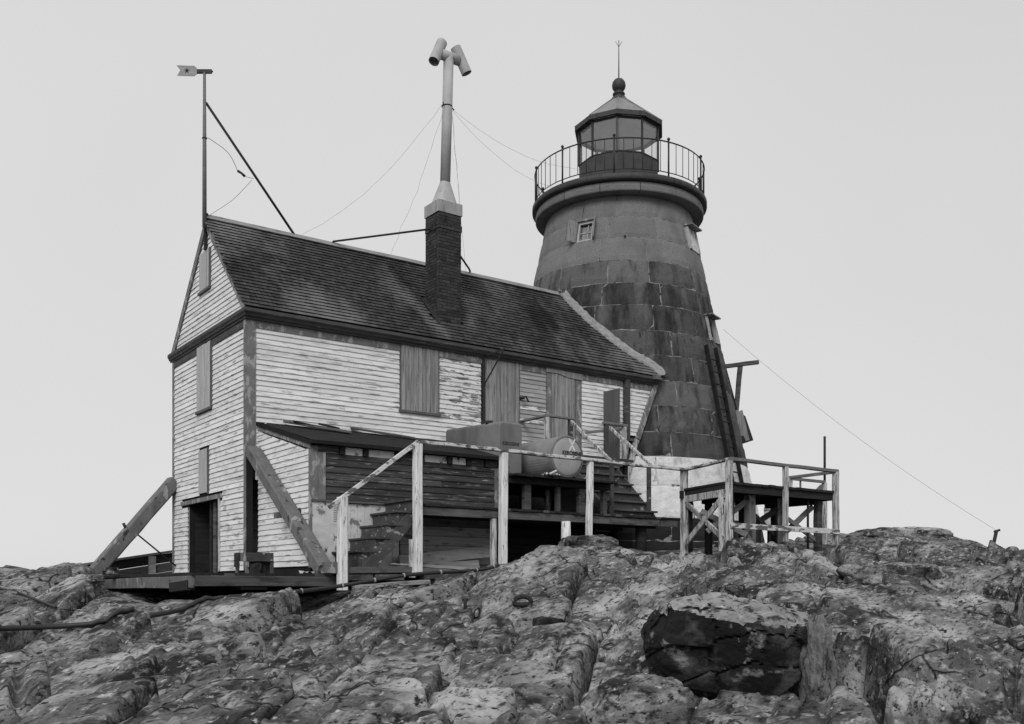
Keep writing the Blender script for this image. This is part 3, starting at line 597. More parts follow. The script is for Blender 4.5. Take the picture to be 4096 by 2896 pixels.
# ------------------------------------------------------------------ lean-to shed
shed=thing('lean_to_shed','low lean-to shed with black tar roof and dark clapboard front against the house','shed',(.23,-1.1,.3))
SY=-2.23; SX0,SX1=.23,3.95
b=B(); b.prism([(0,.2),(0,2.88),(SY+.02,2.31),(SY+.02,.2)],'x',SX0+.012,SX0+.06); ws=b.make('wall','void',shed)
z=.33
while z<2.86:
    ylo=SY+.0
    ytop=lambda zz: (zz-2.92)/((2.33-2.92)/(SY))  # roof underside
    zt=z+EX
    yt=min(-.01,ytop(z+.06)) if z+.06>2.3 else SY+.06
    if z+.05<2.20: clap(ws,'y',SY+.05,-.012,z,SX0,'white')
    else:
        yy0=ytop(z+.15); yy1=ytop(zt+.15)
        yy0=max(SY+.05,-abs(yy0)) ; yy1=max(SY+.05,-abs(yy1))
        if yy0<-.05: clap(ws,'y',yy0,-.012,z,SX0,'white',a0t=min(yy1,-.02))
    z+=EX
b=B(); b.prism([(-.01,2.935),(SY-.03,2.345),(SY-.03,2.215),(-.01,2.80)],'x',SX0-.03,SX0-.002); b.make('rake_board','trim',shed)
b=B(); b.box(SX0,SX1,SY+.02,SY+.08,.2,2.33); wf=b.make('wall','void',shed)
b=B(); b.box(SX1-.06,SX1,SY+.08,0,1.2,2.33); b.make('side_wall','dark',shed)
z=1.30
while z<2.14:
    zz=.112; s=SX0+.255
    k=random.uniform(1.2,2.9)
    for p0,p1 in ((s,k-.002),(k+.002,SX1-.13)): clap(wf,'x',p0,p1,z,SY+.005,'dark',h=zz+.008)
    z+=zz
B().box(SX0-.02,SX0+.115,SY-.022,SY+.04,.3,2.27).make('corner_board','trim',shed)
B().box(SX0+.12,SX0+.25,SY-.026,SY+.02,1.38,2.17).make('corner_board','trim',shed)
B().box(SX1-.125,SX1-.03,SY-.024,SY+.02,1.32,2.15).make('corner_board','braced',shed)
xs=[.26,.77,1.20,1.80,2.28,2.85,3.25,3.64,3.93]
for i,(a,c_) in enumerate(zip(xs[:-1],xs[1:])):
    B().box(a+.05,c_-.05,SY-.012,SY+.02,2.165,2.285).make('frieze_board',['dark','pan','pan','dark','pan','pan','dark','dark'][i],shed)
    if i: B().box(a-.045,a+.045,SY-.06,SY+.02,2.16,2.29).make('rafter_end','woodd',shed)
b=B(); v=[]
nx,ny=16,8
for i in range(nx+1):
    for j in range(ny+1):
        x=SX0-.05+(SX1+.11-SX0)*i/nx; y=.0+(SY-.13)*j/ny; v.append((x,y,2.955+(2.345-2.955)*j/ny+random.uniform(-.006,.006)))
b.add(v,[(i*(ny+1)+j,i*(ny+1)+j+1,(i+1)*(ny+1)+j+1,(i+1)*(ny+1)+j) for i in range(nx) for j in range(ny)]); b.box(SX0-.05,SX1+.06,SY-.14,SY-.10,2.29,2.348); b.beam((SX0-.04,0,2.91),(SX0-.04,SY-.12,2.30),.03,.07)
b.make('roof','tar',shed)
# white panels at the foot of the shed front, behind the steps
B().box(SX0+.02,.78,SY-.03,SY+.02,.30,1.37).make('lower_panel','pan',shed)
for i in range(8): B().box(.80+.13*i,.80+.13*(i+1)-.004,SY-.02+random.uniform(-.003,.003),SY+.02,.30,1.36).make('board','pan',shed)
B().box(SX0,1.9,SY-.06,SY+.02,1.372,1.405).make('ledge','sill',shed)
for i in range(6):
    zz=.22+.165*i; B().box(1.86,SX1-.2,SY-.03+random.uniform(-.006,.006),SY+.02,zz+.003,zz+.16).make('board','woodl' if i<5 else 'wood',shed)
# a paper notice on the panel
nb=B().box(.60,.72,SY-.034,SY-.031,1.02,1.34).make('paper_notice','paper',shed)
for i in range(9): B().box(.615,.705 if i%3 else .68,SY-.0352,SY-.0345,1.05+.03*i,1.062+.03*i).make('print_line','print',nb)
# loose boards lying on the tar roof
def roofz(y): return 2.955+(2.345-2.955)*(y/(SY-.13))
lb=[((.62,-.18),(1.75,-.62),.26,'long grey board lying askew on the tar roof, nearest the house corner'),((.75,-.34),(1.12,-.40),.12,'short dark batten resting on the askew grey board'),
    ((2.0,-.10),(3.15,-.55),.20,'grey board lying near the middle of the tar roof'),((1.25,-.30),(1.60,-.46),.08,'small dark slat lying across the askew grey board')]
for i,((xa,ya),(xb,yb),wd,lbl) in enumerate(lb):
    up=.03+.03*(i%2); b=B(); b.beam((xa,ya,roofz(ya)+up+.04),(xb,yb,roofz(yb)+up),wd,.03,up=(0,-.27,.96),seg=4,wob=.003)
    tag(b.make('loose_board',['wood','woodd','wood','woodd'][i],None,(xa,ya,roofz(ya))),lbl,'board','loose boards on the shed roof')

# ------------------------------------------------------------------ lighthouse tower
tower=thing('lighthouse_tower','tapering granite lighthouse with whitewashed base, round gallery and dark lantern','lighthouse',(AXX,AXY,.3))
TC=math.radians(-132.0)
ZC=[.55,1.05,1.59,2.357,3.052,3.652,4.303,4.93,5.565,6.187,6.84,7.415,8.0,8.603,9.167,9.735]
def cone(phi,z,off=0): r=rad(z)+off; return (AXX+r*math.cos(phi),AXY+r*math.sin(phi),z)
wins=[(-29.5,-18.2,8.60,9.17),(54,71.5,8.58,9.20),(58,69,6.187,6.84)]
core=B(); na=180; v=[];f=[];mi=[]; zs=[-.3]+ZC
for z in zs:
    for j in range(na): v.append(cone(2*math.pi*j/na,z,-.010))
for i in range(len(zs)-1):
    for j in range(na):
        th=(math.degrees(2*math.pi*(j+.5)/na-TC)+180)%360-180; zm=(zs[i]+zs[i+1])/2
        if any(a<th<b_ and z0<zm<z1 for a,b_,z0,z1 in wins): continue
        f.append((i*na+j,i*na+(j+1)%na,i*na+na+(j+1)%na,i*na+na+j)); mi.append(1 if 1.55<zm<3.0 else 0)
core.add(v,f,mi,True); core.make('mortar_core',['mortu','mortw'],tower)
b=B(); b.lathe([(3.4,.2),(1.55,9.7)],(AXX,AXY,0),40); b.make('inner_wall','inner',tower)
def block(p0,p1,z0,z1,m,wob=.012,name='granite_block',nx=9,nz=5,gap=.008):
    v=[];f=[]; rm=rad((z0+z1)/2)
    g0=gap/rm; q0,q1=p0+g0,p1-g0; za,zb=z0+gap*.8,z1-gap*.8
    for k in range(nz+1):
        for i in range(nx+1):
            u=i/nx;w_=k/nz; e=min(u*(p1-p0)*rm,(1-u)*(p1-p0)*rm,w_*(z1-z0),(1-w_)*(z1-z0))
            off=-.007+min(1,e/.035)*.018+random.uniform(-wob,wob)
            zz=za+(zb-za)*w_+(random.uniform(-.004,.004) if k in(0,nz) else 0); ph=q0+(q1-q0)*u+(random.uniform(-.006,.006)/rm if i in(0,nx) else 0)
            v.append(cone(ph,zz,off))
    n0=len(v)
    ring=[i for i in range(nx+1)]+[(k*(nx+1)+nx) for k in range(1,nz+1)]+[nz*(nx+1)+i for i in range(nx-1,-1,-1)]+[k*(nx+1) for k in range(nz-1,0,-1)]
    for r_ in ring:
        x,y,z=v[r_]; d=Vector((x-AXX,y-AXY,0)).normalized()*.10; v.append((x-d.x,y-d.y,z))
    for k in range(nz):
        for i in range(nx): a=k*(nx+1)+i; f.append((a,a+1,a+nx+2,a+nx+1))
    R=len(ring)
    for i in range(R): f.append((ring[(i+1)%R],ring[i],n0+i,n0+(i+1)%R))
    return B().add(v,f,0,False).make(name,m,tower)
for ci in range(len(ZC)-1):
    z0,z1=ZC[ci],ZC[ci+1]; zm=(z0+z1)/2; n=12
    m='found' if zm<1.55 else 'granw' if zm<3.0 else ({4:'grand',9:'grand',10:'grand',11:'granm',6:'granm'}.get(ci,'granl') if zm<8.0 else 'granu'); wob=.008 if zm<3 else (.006 if zm<8 else .003)
    base={13:-6,12:21.5,11:-9.5,10:24.0}.get(ci,(ci%2)*15+random.uniform(-5,5)); js=[base+30*k+random.uniform(-4,4) for k in range(n)]
    js=sorted(((j+180)%360)-180 for j in js); js.append(js[0]+360)
    bl=[(a,b_) for a,b_,wz0,wz1 in wins if wz0-.05<zm<wz1+.05]
    for a,c_ in zip(js[:-1],js[1:]):
        for s0,s1 in cut(a,c_,bl+[(x+360,y+360) for x,y in bl]):
            if s1-s0<1.2: continue
            block(TC+math.radians(s0),TC+math.radians(s1),z0,z1,m,wob)
# cornice ring of stones, and the iron gallery plate
for k in range(14):
    a0=TC+math.radians(-12+k*360/14)+.003; a1=TC+math.radians(-12+(k+1)*360/14)-.003; b=B()
    prf=[(1.80,9.737),(2.22,9.745),(2.235,9.77),(2.24,9.86),(2.215,9.965),(1.6,9.985)]
    b.lathe(prf,(AXX,AXY,0),8,0,False,a0,a1); b.make('cornice_block','granu',tower)
b=B(); b.lathe([(1.0,9.988),(2.30,9.99),(2.325,10.01),(2.325,10.12),(2.30,10.15),(.9,10.155)],(AXX,AXY,0),72); b.make('gallery_plate','ironp',tower)
# railing
RR=2.25; rl=B()
for z_,r_ in ((11.02,.02),(10.26,.014)):
    rl.lathe([(RR-r_,z_),(RR,z_-r_),(RR+r_,z_),(RR,z_+r_),(RR-r_,z_)],(AXX,AXY,0),90)
rail=rl.make('gallery_railing','iron',tower)
for k in range(60):
    a=TC+math.radians(-2.9+6*k); x,y=AXX+RR*math.cos(a),AXY+RR*math.sin(a)
    if k%6==0:
        b=B(); b.tube([(x,y,10.14),(x,y,11.06)],.022,8); b.lathe([(.001,11.045),(.030,11.06),(.042,11.09),(.030,11.12),(.001,11.135)],(x,y,0),10); b.make('post','iron',rail)
    else: B().tube([(x,y,10.25),(x,y,11.02)],.0095,5).make('baluster','iron',rail)
# lantern: ten sides
def dec(k,r,z,off=-2.6): a=TC+math.radians(off+36*k); return (AXX+r*math.cos(a),AXY+r*math.sin(a),z)
RL=1.09
lw=B()
for k in range(10): 
    lw.add([(AXX,AXY,10.17),dec(k,RL-.06,10.17),dec(k+1,RL-.06,10.17)],[(0,1,2)],1)  # white floor and inner walls added to bounce light onto the ceiling
    lw.add([dec(k,RL,10.15),dec(k+1,RL,10.15),dec(k+1,RL,11.22),dec(k,RL,11.22),dec(k,RL-.06,11.22),dec(k+1,RL-.06,11.22),dec(k+1,RL-.06,10.15),dec(k,RL-.06,10.15)],[(0,1,2,3),(3,2,5,4),(4,5,6,7)],[0,0,1])
lant=lw.make('lantern_room',['ironp','ceil'],tower)
for k in range(10): 
    B().beam(dec(k,RL+.005,11.2),dec(k,RL+.005,12.14),.045,.05,up=(dec(k,1,0)[0]-AXX,dec(k,1,0)[1]-AXY,0)).make('mullion','iron',lant)
    q0,q1=dec(k,RL-.015,11.26),dec(k+1,RL-.015,11.26); t0,t1=dec(k,RL-.015,12.10),dec(k+1,RL-.015,12.10)
    B().add([q0,q1,t1,t0],[(0,1,2,3)]).make('pane','glass',lant)
    B().beam(dec(k,RL,11.225),dec(k+1,RL,11.225),.03,.03).make('glazing_bar','iron',lant); B().beam(dec(k,RL,12.11),dec(k+1,RL,12.11),.03,.06).make('glazing_bar','iron',lant)
lr=B(); RE=1.21
for k in range(10):
    # fascia, roof facet, soffit
    lr.add([dec(k,RE,12.13),dec(k+1,RE,12.13),dec(k+1,RE+.0,12.25),dec(k,RE,12.25)],[(0,1,2,3)],1)
    lr.add([dec(k,RE,12.25),dec(k+1,RE,12.25),dec(k+1,.19,13.05),dec(k,.19,13.05)],[(0,1,2,3)],0)
    lr.add([dec(k,RE,12.13),dec(k,RL-.02,12.16),dec(k+1,RL-.02,12.16),dec(k+1,RE,12.13)],[(0,1,2,3)],1)
    lr.add([dec(k,RL-.02,12.16),dec(k,.1,12.62),dec(k+1,.1,12.62),dec(k+1,RL-.02,12.16)],[(0,1,2,3)],2)
lro=lr.make('lantern_roof',['lroof','ironp','ceil'],tower)
for k in range(10): B().beam(dec(k,RE+.005,12.25),dec(k,.2,13.06),.02,.02).make('roof_rib','lroof',lro)
b=B(); b.lathe([(.30,12.93),(.22,13.02),(.195,13.06),(.20,13.09),(.165,13.12),(.13,13.14),(.13,13.17),(.165,13.19),(.165,13.22),(.12,13.25),(.10,13.28),(.13,13.30),(.175,13.37),(.185,13.44),(.17,13.52),(.12,13.59),(.05,13.62),(.001,13.625)],(AXX,AXY,0),28); b.make('ventilator_ball','ironp',tower)
b=B(); b.tube([(AXX,AXY,13.6),(AXX,AXY,14.66)],[.017,.009],6)
for s in(-1,1): b.tube([(AXX,AXY,14.48),(AXX+s*.085*RX,AXY+s*.085*RY,14.63)],.006,5)
b.make('lightning_rod','iron',tower)
b=B(); b.lathe([(.12,10.9),(.12,11.25),(.17,11.27),(.17,11.42),(.10,11.5),(.001,11.5)],(AXX,AXY,0),16); b.make('lamp','lroof',lant)
b=B(); b.tube([(AXX,AXY,12.6),(AXX,AXY,11.5)],.012,6); b.make('lamp_rod','iron',lant)
# tower windows
def fr(phi,z,off=0):  # local frame on the wall: origin, tangent (to the right seen from outside), outward
    o_=Vector(cone(phi,z,off)); return o_,Vector((-math.sin(phi),math.cos(phi),0)),Vector((math.cos(phi),math.sin(phi),0))
def obox(b,o_,t_,n_,a0,a1,n0,n1,z0,z1,mi=0,lean=.217):
    v=[]
    for z_ in(z0,z1):
        for nn in(n0,n1):
            for a in(a0,a1): v.append(o_+t_*a+n_*(nn-lean*(z_))+Vector((0,0,z_)))
    return b.add(v,[(0,1,3,2),(4,6,7,5),(0,4,5,1),(2,3,7,6),(0,2,6,4),(1,5,7,3)],mi)
ph=TC+math.radians(-23.8); o_,t_,n_=fr(ph,8.62)
b=B(); obox(b,o_,t_,n_,-.23,-.17,-.16,-.06,0,.54); obox(b,o_,t_,n_,.17,.23,-.16,-.06,0,.54); obox(b,o_,t_,n_,-.17,.17,-.16,-.06,.47,.54); obox(b,o_,t_,n_,-.17,.17,-.16,-.04,0,.035)
wn=b.make('tower_window','sash',tower); wn['label']='open four-pane window in the top courses'
b=B(); obox(b,o_,t_,n_,-.17,.17,-.135,-.13,.03,.48); b.make('pane','glass',wn)
b=B(); obox(b,o_,t_,n_,.03,.048,-.14,-.115,.03,.48); obox(b,o_,t_,n_,-.17,.17,-.14,-.115,.235,.253); b.make('muntin','sash',wn)
b=B(); obox(b,o_,t_,n_,-.27,.27,-.13,.0,.54,.60); b.make('lintel','trim',wn)
b=B(); obox(b,o_,t_,n_,-.15,-.05,-.25,-.2,.05,.45); b.make('curtain','trim',wn)
for s,m_ in((-1,'shut'),(1,'shut')):
    b=B(); q=o_+t_*(s*.245); d=(t_*(s*.45)+n_*.9).normalized(); e=(n_*.45-t_*(s*.9)).normalized() if False else d.cross(Vector((0,0,1))).normalized()
    v=[]
    for z_ in(.0,.56):
        for dd in(.0,.25):
            for ee in(-.012,.012): v.append(q+d*dd+e*ee+Vector((0,0,z_))-n_*(.217*z_+.02))
    b.add(v,[(0,1,3,2),(4,6,7,5),(0,4,5,1),(2,3,7,6),(0,2,6,4),(1,5,7,3)]); b.make('shutter',m_,wn)
for (th,z0,hh,wd) in((63,8.585,.60,.46),(63.5,6.19,.64,.42)):
    o_,t_,n_=fr(TC+math.radians(th),z0)
    b=B(); obox(b,o_,t_,n_,-wd/2-.05,wd/2+.05,-.12,-.05,0,hh); sw=b.make('tower_window','inner',tower)
    for q in(-1,1): b=B(); obox(b,o_,t_,n_,min(q*wd/2,q*(wd/2+.05)),max(q*wd/2,q*(wd/2+.05)),-.05,.05,0,hh); b.make('frame_side','sash',sw)
    for k in range(3):
        if z0<7 and k==1: continue
        b=B(); obox(b,o_,t_,n_,-wd/2+wd/3*k+.004,-wd/2+wd/3*(k+1)-.004,-.03,.01+.004*k,.0,hh); b.make('board','pan' if z0>7 else 'shut',sw)
    b=B(); obox(b,o_,t_,n_,-wd/2-.09,wd/2+.09,-.05,.20,hh,hh+.035); b.make('hood','trim',sw)
o_,t_,n_=fr(TC+math.radians(57.3),6.25); b=B(); b.tube([o_+n_*.10,o_+n_*-.03+Vector((0,0,.62)),o_+n_*.02+Vector((0,0,.66))],.016,6); b.tube([o_+n_*-.02+Vector((0,0,.58))-t_*.05,o_+n_*-.02+Vector((0,0,.58))+t_*.05],.02,6); b.make('window_pipe','rust',tower)
# stain-dark bolt on the tower face
b=B(); o_,t_,n_=fr(TC+math.radians(4),8.62); b.tube([o_-n_*.02,o_+n_*.06],.025,6); b.make('iron_bolt','rust',tower)
# ladder
lad=thing('ladder','dark wooden ladder fixed up the right side of the stone tower','ladder',cone(TC+math.radians(52),1.95,.1))
for s in(-1,1):
    p=[]; 
    for z_ in(1.95,5.95): o_,t_,n_=fr(TC+math.radians(52.3),z_,.12); p.append(o_+t_*(s*.215))
    B().beam(p[0],p[1],.05,.10,up=n_).make('side_rail','tar',lad)
for k in range(12):
    o_,t_,n_=fr(TC+math.radians(52.3),2.15+.315*k,.12); B().tube([o_-t_*.21,o_+t_*.21],.018,6).make('rung','rust',lad)
for z_ in(2.8,4.2,5.5):
    o_,t_,n_=fr(TC+math.radians(52.3),z_,.0); b=B(); b.tube([o_-t_*.215-n_*.02,o_-t_*.215+n_*.11],.012,6); b.tube([o_+t_*.215-n_*.02,o_+t_*.215+n_*.11],.012,6); b.make('standoff','rust',lad)
# hoist bracket
hb=thing('hoist_bracket','timber hoist arm with slanting brace sticking out from the right side of the tower','bracket',(13.5,.75,4.6))
B().beam((13.30,.90,6.05),(13.66,.66,4.45),.10,.12,up=(1,-.7,0),seg=3,wob=.004).make('back_plank','woodd',hb)
B().beam((13.28,.90,5.80),(14.10,.31,5.93),.11,.10,seg=3,wob=.004).make('arm','wood',hb)
B().beam((13.64,.68,4.62),(13.72,.60,5.84),.10,.12,up=(1,-.7,0),seg=3,wob=.004).make('brace','wood',hb)
bx=thing('plank_box','pale plank cover with dark flap on the tower side, below the hoist arm','cover',(13.65,.60,3.85))
for i,(q0,q1,m_) in enumerate((((13.42,.72),(13.60,.59),'shut'),((13.605,.585),(13.70,.515),'shut'))):
    v=[(q0[0],q0[1],4.60),(q1[0],q1[1],4.66),(q1[0]+.16,q1[1]-.11,3.86),(q0[0]+.12,q0[1]-.08,3.82)]; vv=v+[(x+.02,y+.03,z) for x,y,z in v]
    B().add(vv,[(3,2,1,0),(4,5,6,7),(0,1,5,4),(1,2,6,5),(2,3,7,6),(3,0,4,7)]).make('board',m_,bx)
v=[(13.74,.55,4.55),(13.80,.50,4.50),(13.97,.37,3.86),(13.70,.50,3.76),(13.64,.56,3.86)]; vv=v+[(x+.02,y+.03,z) for x,y,z in v]
B().add(vv,[(4,3,2,1,0),(5,6,7,8,9)]+[(i,(i+1)%5,5+(i+1)%5,5+i) for i in range(5)]).make('flap','woodd',bx)

# ------------------------------------------------------------------ upper deck with railing
DZ=1.335; DF=-3.25
deck=thing('wooden_deck','raised weathered deck on white posts along the house front, with a peeling handrail','deck',(1.6,DF,.3))
x=1.62; 
while x<7.62:
    wd=random.choice([.13,.14,.15]); B().box(x+.002,x+wd-.003,DF-random.uniform(.0,.025),-2.32 if x<3.85 else -.05,DZ-.038+random.uniform(-.003,.003),DZ).make('deck_board','woodd' if random.random()<.7 else 'wood',deck); x+=wd
for a,c_ in((1.66,3.235),(3.245,7.02),(7.06,7.50)): B().beam((a,DF+.04,1.222),(c_,DF+.04,1.222),.05,.135,seg=4,wob=.002).make('rim_beam','wood',deck)
for y in(-2.6,-1.6,-.6): B().beam((1.7,y,1.22),(7.5,y,1.22),.08,.13).make('joist','woodd',deck)
def post(x,y,z0,z1,w_=.125,m='post',lean=(0,0),seg=5,wob=.003,name='post',par=None):
    return B().beam((x,y,z0-.12),(x+lean[0],y+lean[1],z1),w_,w_,up=(0,1,0),seg=seg,wob=wob,ch=.02).make(name,m,par or deck)
post(.27,-3.30,.06,1.36,.14); post(1.58,-3.32,.30,2.28,.135); post(3.25,-3.32,.30,2.27,.13,lean=(.02,0)); post(5.16,-3.32,.82,2.26,.11,lean=(.03,0)); 
post(3.14,-3.20,.30,1.15,.10,'postw'); post(1.52,-3.26,.26,.75,.10,'postw')
b=B(); b.tube([(4.66,-3.28,.45),(4.66,-3.28,1.16)],[.095,.082],12); b.make('pile','post',deck)
post(7.62,-3.30,.72,2.27,.13,'postw'); post(7.72,-3.24,.72,1.80,.15,'postw'); b=B(); b.tube([(6.75,-3.0,.55),(6.75,-3.0,1.16)],.11,10); b.make('pile','woodd',deck)
for x,y in((2.2,-1.4),(4.4,-1.4),(6.0,-1.2),(7.3,-1.6)): post(x,y,.3,1.15,.14,'woodd')
for a,c_ in(((1.56,-3.335,2.31),(3.25,-3.335,2.305)),((3.25,-3.335,2.305),(5.2,-3.335,2.29)),((5.2,-3.335,2.29),(7.63,-3.315,2.285))): B().beam(a,c_,.11,.055,seg=6,wob=.004).make('handrail','rail',deck)
B().beam((.03,-3.335,1.19),(1.58,-3.335,2.31),.055,.065,seg=6,wob=.003).make('handrail','rail',deck)
for i in range(6): B().beam((3.9,-1.5,.20+.17*i),(7.9,-1.5,.20+.17*i),.05,.165,seg=3,wob=.003).make('shade_board','woodd',deck)  # added dark boards standing in for the shade under the deck
# stacked timbers and planks below
tm=[((.34,-3.22,.245),(1.56,-3.22,.265),.16,.10,'wood','grey timber under the foot of the left steps, topmost of its stack'),((.34,-3.20,.14),(.80,-3.20,.14),.16,.09,'wood','short grey timber end below the left steps, middle of its stack, beside the post'),
    ((.84,-3.21,.135),(1.35,-3.21,.14),.16,.10,'wood','short grey timber lying in the middle of the stack, right of the other short one'),((.45,-3.30,-.02),(1.72,-3.42,.07),.14,.07,'woodl','pale square-ended plank at the bottom of the stack under the steps'),
    ((1.6,-3.10,.34),(2.95,-3.12,.27),.16,.05,'woodl','pale plank lying behind the hose under the deck'),((1.2,-3.12,.36),(1.62,-3.12,.34),.12,.03,'woodl','thin pale slat lying just left of the middle white post'),
    ((1.7,-3.25,.16),(3.15,-3.1,.20),.12,.09,'wood','long grey plank lying low behind the hose'),((1.75,-3.2,.09),(2.6,-3.2,.11),.12,.06,'woodd','dark split board at the bottom under the deck')]
for p0,p1,w_,h_,m_,lbl in tm: tag(B().beam(p0,p1,w_,h_,seg=4,wob=.004).make('timber',m_,None,p0),lbl,'timber','timbers piled under the deck')
for k,(p0,p1,w_) in enumerate((((1.75,-2.42,.42),(3.55,-2.62,.62),.20),((1.9,-2.50,.30),(3.2,-2.66,.38),.16))):
    tag(B().beam(p0,p1,.03,w_,up=(0,.25,1),seg=4,wob=.003).make('leaning_plank','woodl',None,p0),['wide brown-grey plank leaning on edge under the deck','narrower plank leaning low in front of the wide one under the deck'][k],'plank','planks leaning under the deck')

# left steps
s1=thing('wooden_steps','dark steps with chipped paint climbing right to the deck, by the sloping handrail','steps',(.6,-2.7,.25))
tr_=[(.60,.545),(.87,.765),(1.075,.98),(1.285,1.195),(1.53,1.40)]
for i,(x,z) in enumerate(tr_):
    x1=tr_[i+1][0]+.05 if i<4 else 1.66
    B().beam((x+.14 if i<4 else x+.075,-2.26,z),(x+.14 if i<4 else x+.075,-3.22,z),(x1-x) if i<4 else .16,.035,seg=2,wob=.002).make('tread','stair',s1)
    z0=tr_[i-1][1] if i else .28
    B().box(x+.035,x+.055,-3.16,-2.28,z0-.01,z-.02).make('riser','stair',s1)
    B().box(x+.06,tr_[i+1][0]+.04 if i<4 else 1.62,-3.17,-3.145,z0-.02,z-.02).make('end_panel','stair',s1)
B().beam((.72,-3.19,.24),(1.62,-3.19,1.20),.03,.20,seg=4,wob=.002).make('stringer','stair',s1); B().beam((.72,-2.32,.24),(1.62,-2.32,1.20),.04,.20).make('stringer','stair',s1)

# right steps to the landing
s2=thing('wooden_steps','worn steps with open treads climbing from the deck up to the house landing','steps',(7.3,-2.2,DZ))
t2=[(-2.18,1.556),(-1.95,1.763),(-1.71,1.97),(-1.465,2.18),(-1.24,2.39),(-1.01,2.59)]
for i,(y,z) in enumerate(t2):
    yn=t2[i+1][0] if i<5 else -.85; off=random.uniform(-.02,.02)
    B().beam((6.66+off,(y+yn)/2,z-.018),(7.96+off,(y+yn)/2,z-.018),yn-y+.05,.038,seg=3,wob=.002).make('tread','wood',s2)
    B().box(6.70,7.92,y+.03,y+.05,(t2[i-1][1] if i else DZ),z-.037).make('riser','stair',s2)
B().box(6.70,7.92,-.93,-.91,2.6,2.74).make('riser','stair',s2)
for x in(6.69,7.93): B().beam((x,-2.15,1.36),(x,-.9,2.56),.04,.16).make('stringer','stair',s2)
B().beam((6.74,-2.16,1.34),(6.74,-2.16,2.52),.075,.075,up=(0,1,0)).make('post','stair',s2); B().beam((7.80,-2.12,1.34),(7.80,-2.12,2.52),.075,.075,up=(0,1,0)).make('post','stair',s2); B().beam((6.66,-2.2,1.34),(6.66,-2.2,1.62),.08,.08,up=(0,1,0)).make('post','stair',s2)
B().beam((6.70,-2.20,2.49),(6.70,-.88,3.50),.055,.06,seg=4,wob=.003).make('handrail','postw',s2); B().beam((7.80,-2.17,2.51),(7.80,-.82,3.52),.055,.06,seg=4,wob=.003).make('handrail','postw',s2)
ld=thing('landing','small railed landing at the house doors, above the right steps','landing',(7.2,-.5,2.7))
for i in range(6): B().box(6.08,8.44,-.93+.15*i,-.93+.15*(i+1)-.004,2.75,2.79).make('deck_board','wood',ld)
B().beam((6.08,-.95,2.72),(8.44,-.95,2.72),.035,.13).make('rim_beam','stair',ld)
for x,z0 in((6.07,DZ),(6.70,2.2),(7.70,2.7),(8.22,2.7)): B().beam((x,-.90,z0),(x,-.90,3.50),.085,.085,up=(0,1,0),seg=3,wob=.002).make('post','postw' if x in(6.07,8.22) else 'stair',ld)
for x in(8.3,6.3,7.3): B().beam((x,-.85,DZ),(x,-.85,2.66),.09,.09,up=(0,1,0)).make('support','woodd',ld)
B().beam((6.02,-.90,3.53),(6.80,-.90,3.53),.09,.045).make('handrail','raild',ld); B().beam((6.07,-.94,3.53),(6.07,-.03,3.53),.09,.045).make('handrail','raild',ld)
B().beam((7.62,-.90,3.53),(8.30,-.90,3.53),.09,.05).make('handrail','raild',ld); B().beam((7.68,-.05,3.42),(8.26,-.80,3.48),.04,.06).make('handrail','raild',ld)

# ------------------------------------------------------------------ tanks
stand=thing('tank_stand','dark timber stand carrying the two grey kerosene tanks on the deck','stand',(5,-1.6,DZ))
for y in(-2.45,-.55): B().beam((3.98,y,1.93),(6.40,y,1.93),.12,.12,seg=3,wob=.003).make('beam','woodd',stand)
for k in range(17): B().beam((4.02+.145*k,-2.72+random.uniform(-.03,.03),2.01),(4.02+.145*k,-.2,2.01),.138,.04).make('bearer','woodd',stand)  # boards closed up edge to edge, added to shade the space below
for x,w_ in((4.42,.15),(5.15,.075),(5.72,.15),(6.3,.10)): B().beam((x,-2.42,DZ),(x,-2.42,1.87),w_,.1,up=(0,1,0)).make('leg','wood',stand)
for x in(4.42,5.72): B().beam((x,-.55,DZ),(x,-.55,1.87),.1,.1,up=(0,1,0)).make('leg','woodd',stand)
t1=thing('kerosene_tank','flat-sided upright grey tank with rust streaks and stencilled end, next to the round tank','tank',(4.32,-1.1,2.03))
def rrect(cx,cz,w_,h_,r,n=6):
    o=[]
    for (sx,sz,a0) in((1,1,0),(-1,1,90),(-1,-1,180),(1,-1,270)):
        for k in range(n+1): a=math.radians(a0+90*k/n); o.append((cx+sx*(w_/2-r)+r*math.cos(a),cz+sz*(h_/2-r)+r*math.sin(a)))
    return o
prf=[]
T1=[(-2.05,.93),(-2.035,1.0),(-1.2,1.0),(-.2,1.0),(-.185,.93)]
v=[];f=[]
for (y,s) in T1:
    dz=.03+.085*(y+2.05)/1.85
    for (x,z) in rrect(4.325,2.545+dz*1.0,.535*s,.985*s,.075*s): v.append((x,y,z))
n=28
for i in range(len(T1)-1):
    for j in range(n): f.append((i*n+j,i*n+(j+1)%n,i*n+n+(j+1)%n,i*n+n+j))
b=B(); b.add(v,f,0,False); b.add(v[:n],[tuple(range(n))]); b.add(v[-n:],[tuple(range(n-1,-1,-1))]); sh1=b.make('shell','tank1',t1)
for p in sh1.data.polygons: p.use_smooth= len(p.vertices)==4
sh1.data.update()
text(t1,'lettering','KEROSENE',.088,(4.33,-2.0525,2.66),'black',sx=.92,bold=.002)
b=B(); b.tube([(4.14,-1.62,3.06),(4.14,-1.62,3.13)],.075,10); b.tube([(4.20,-1.35,3.07),(4.20,-1.35,3.11)],.05,10); b.make('filler_cap','rust',t1)
b=B(); b.tube([(4.17,-2.0,2.12),(4.17,-2.17,2.12)],.022,8); b.tube([(4.17,-2.14,2.03),(4.17,-2.14,2.20)],.028,8); b.tube([(4.12,-2.14,2.205),(4.23,-2.14,2.205)],.012,6); b.make('valve','rust',t1)
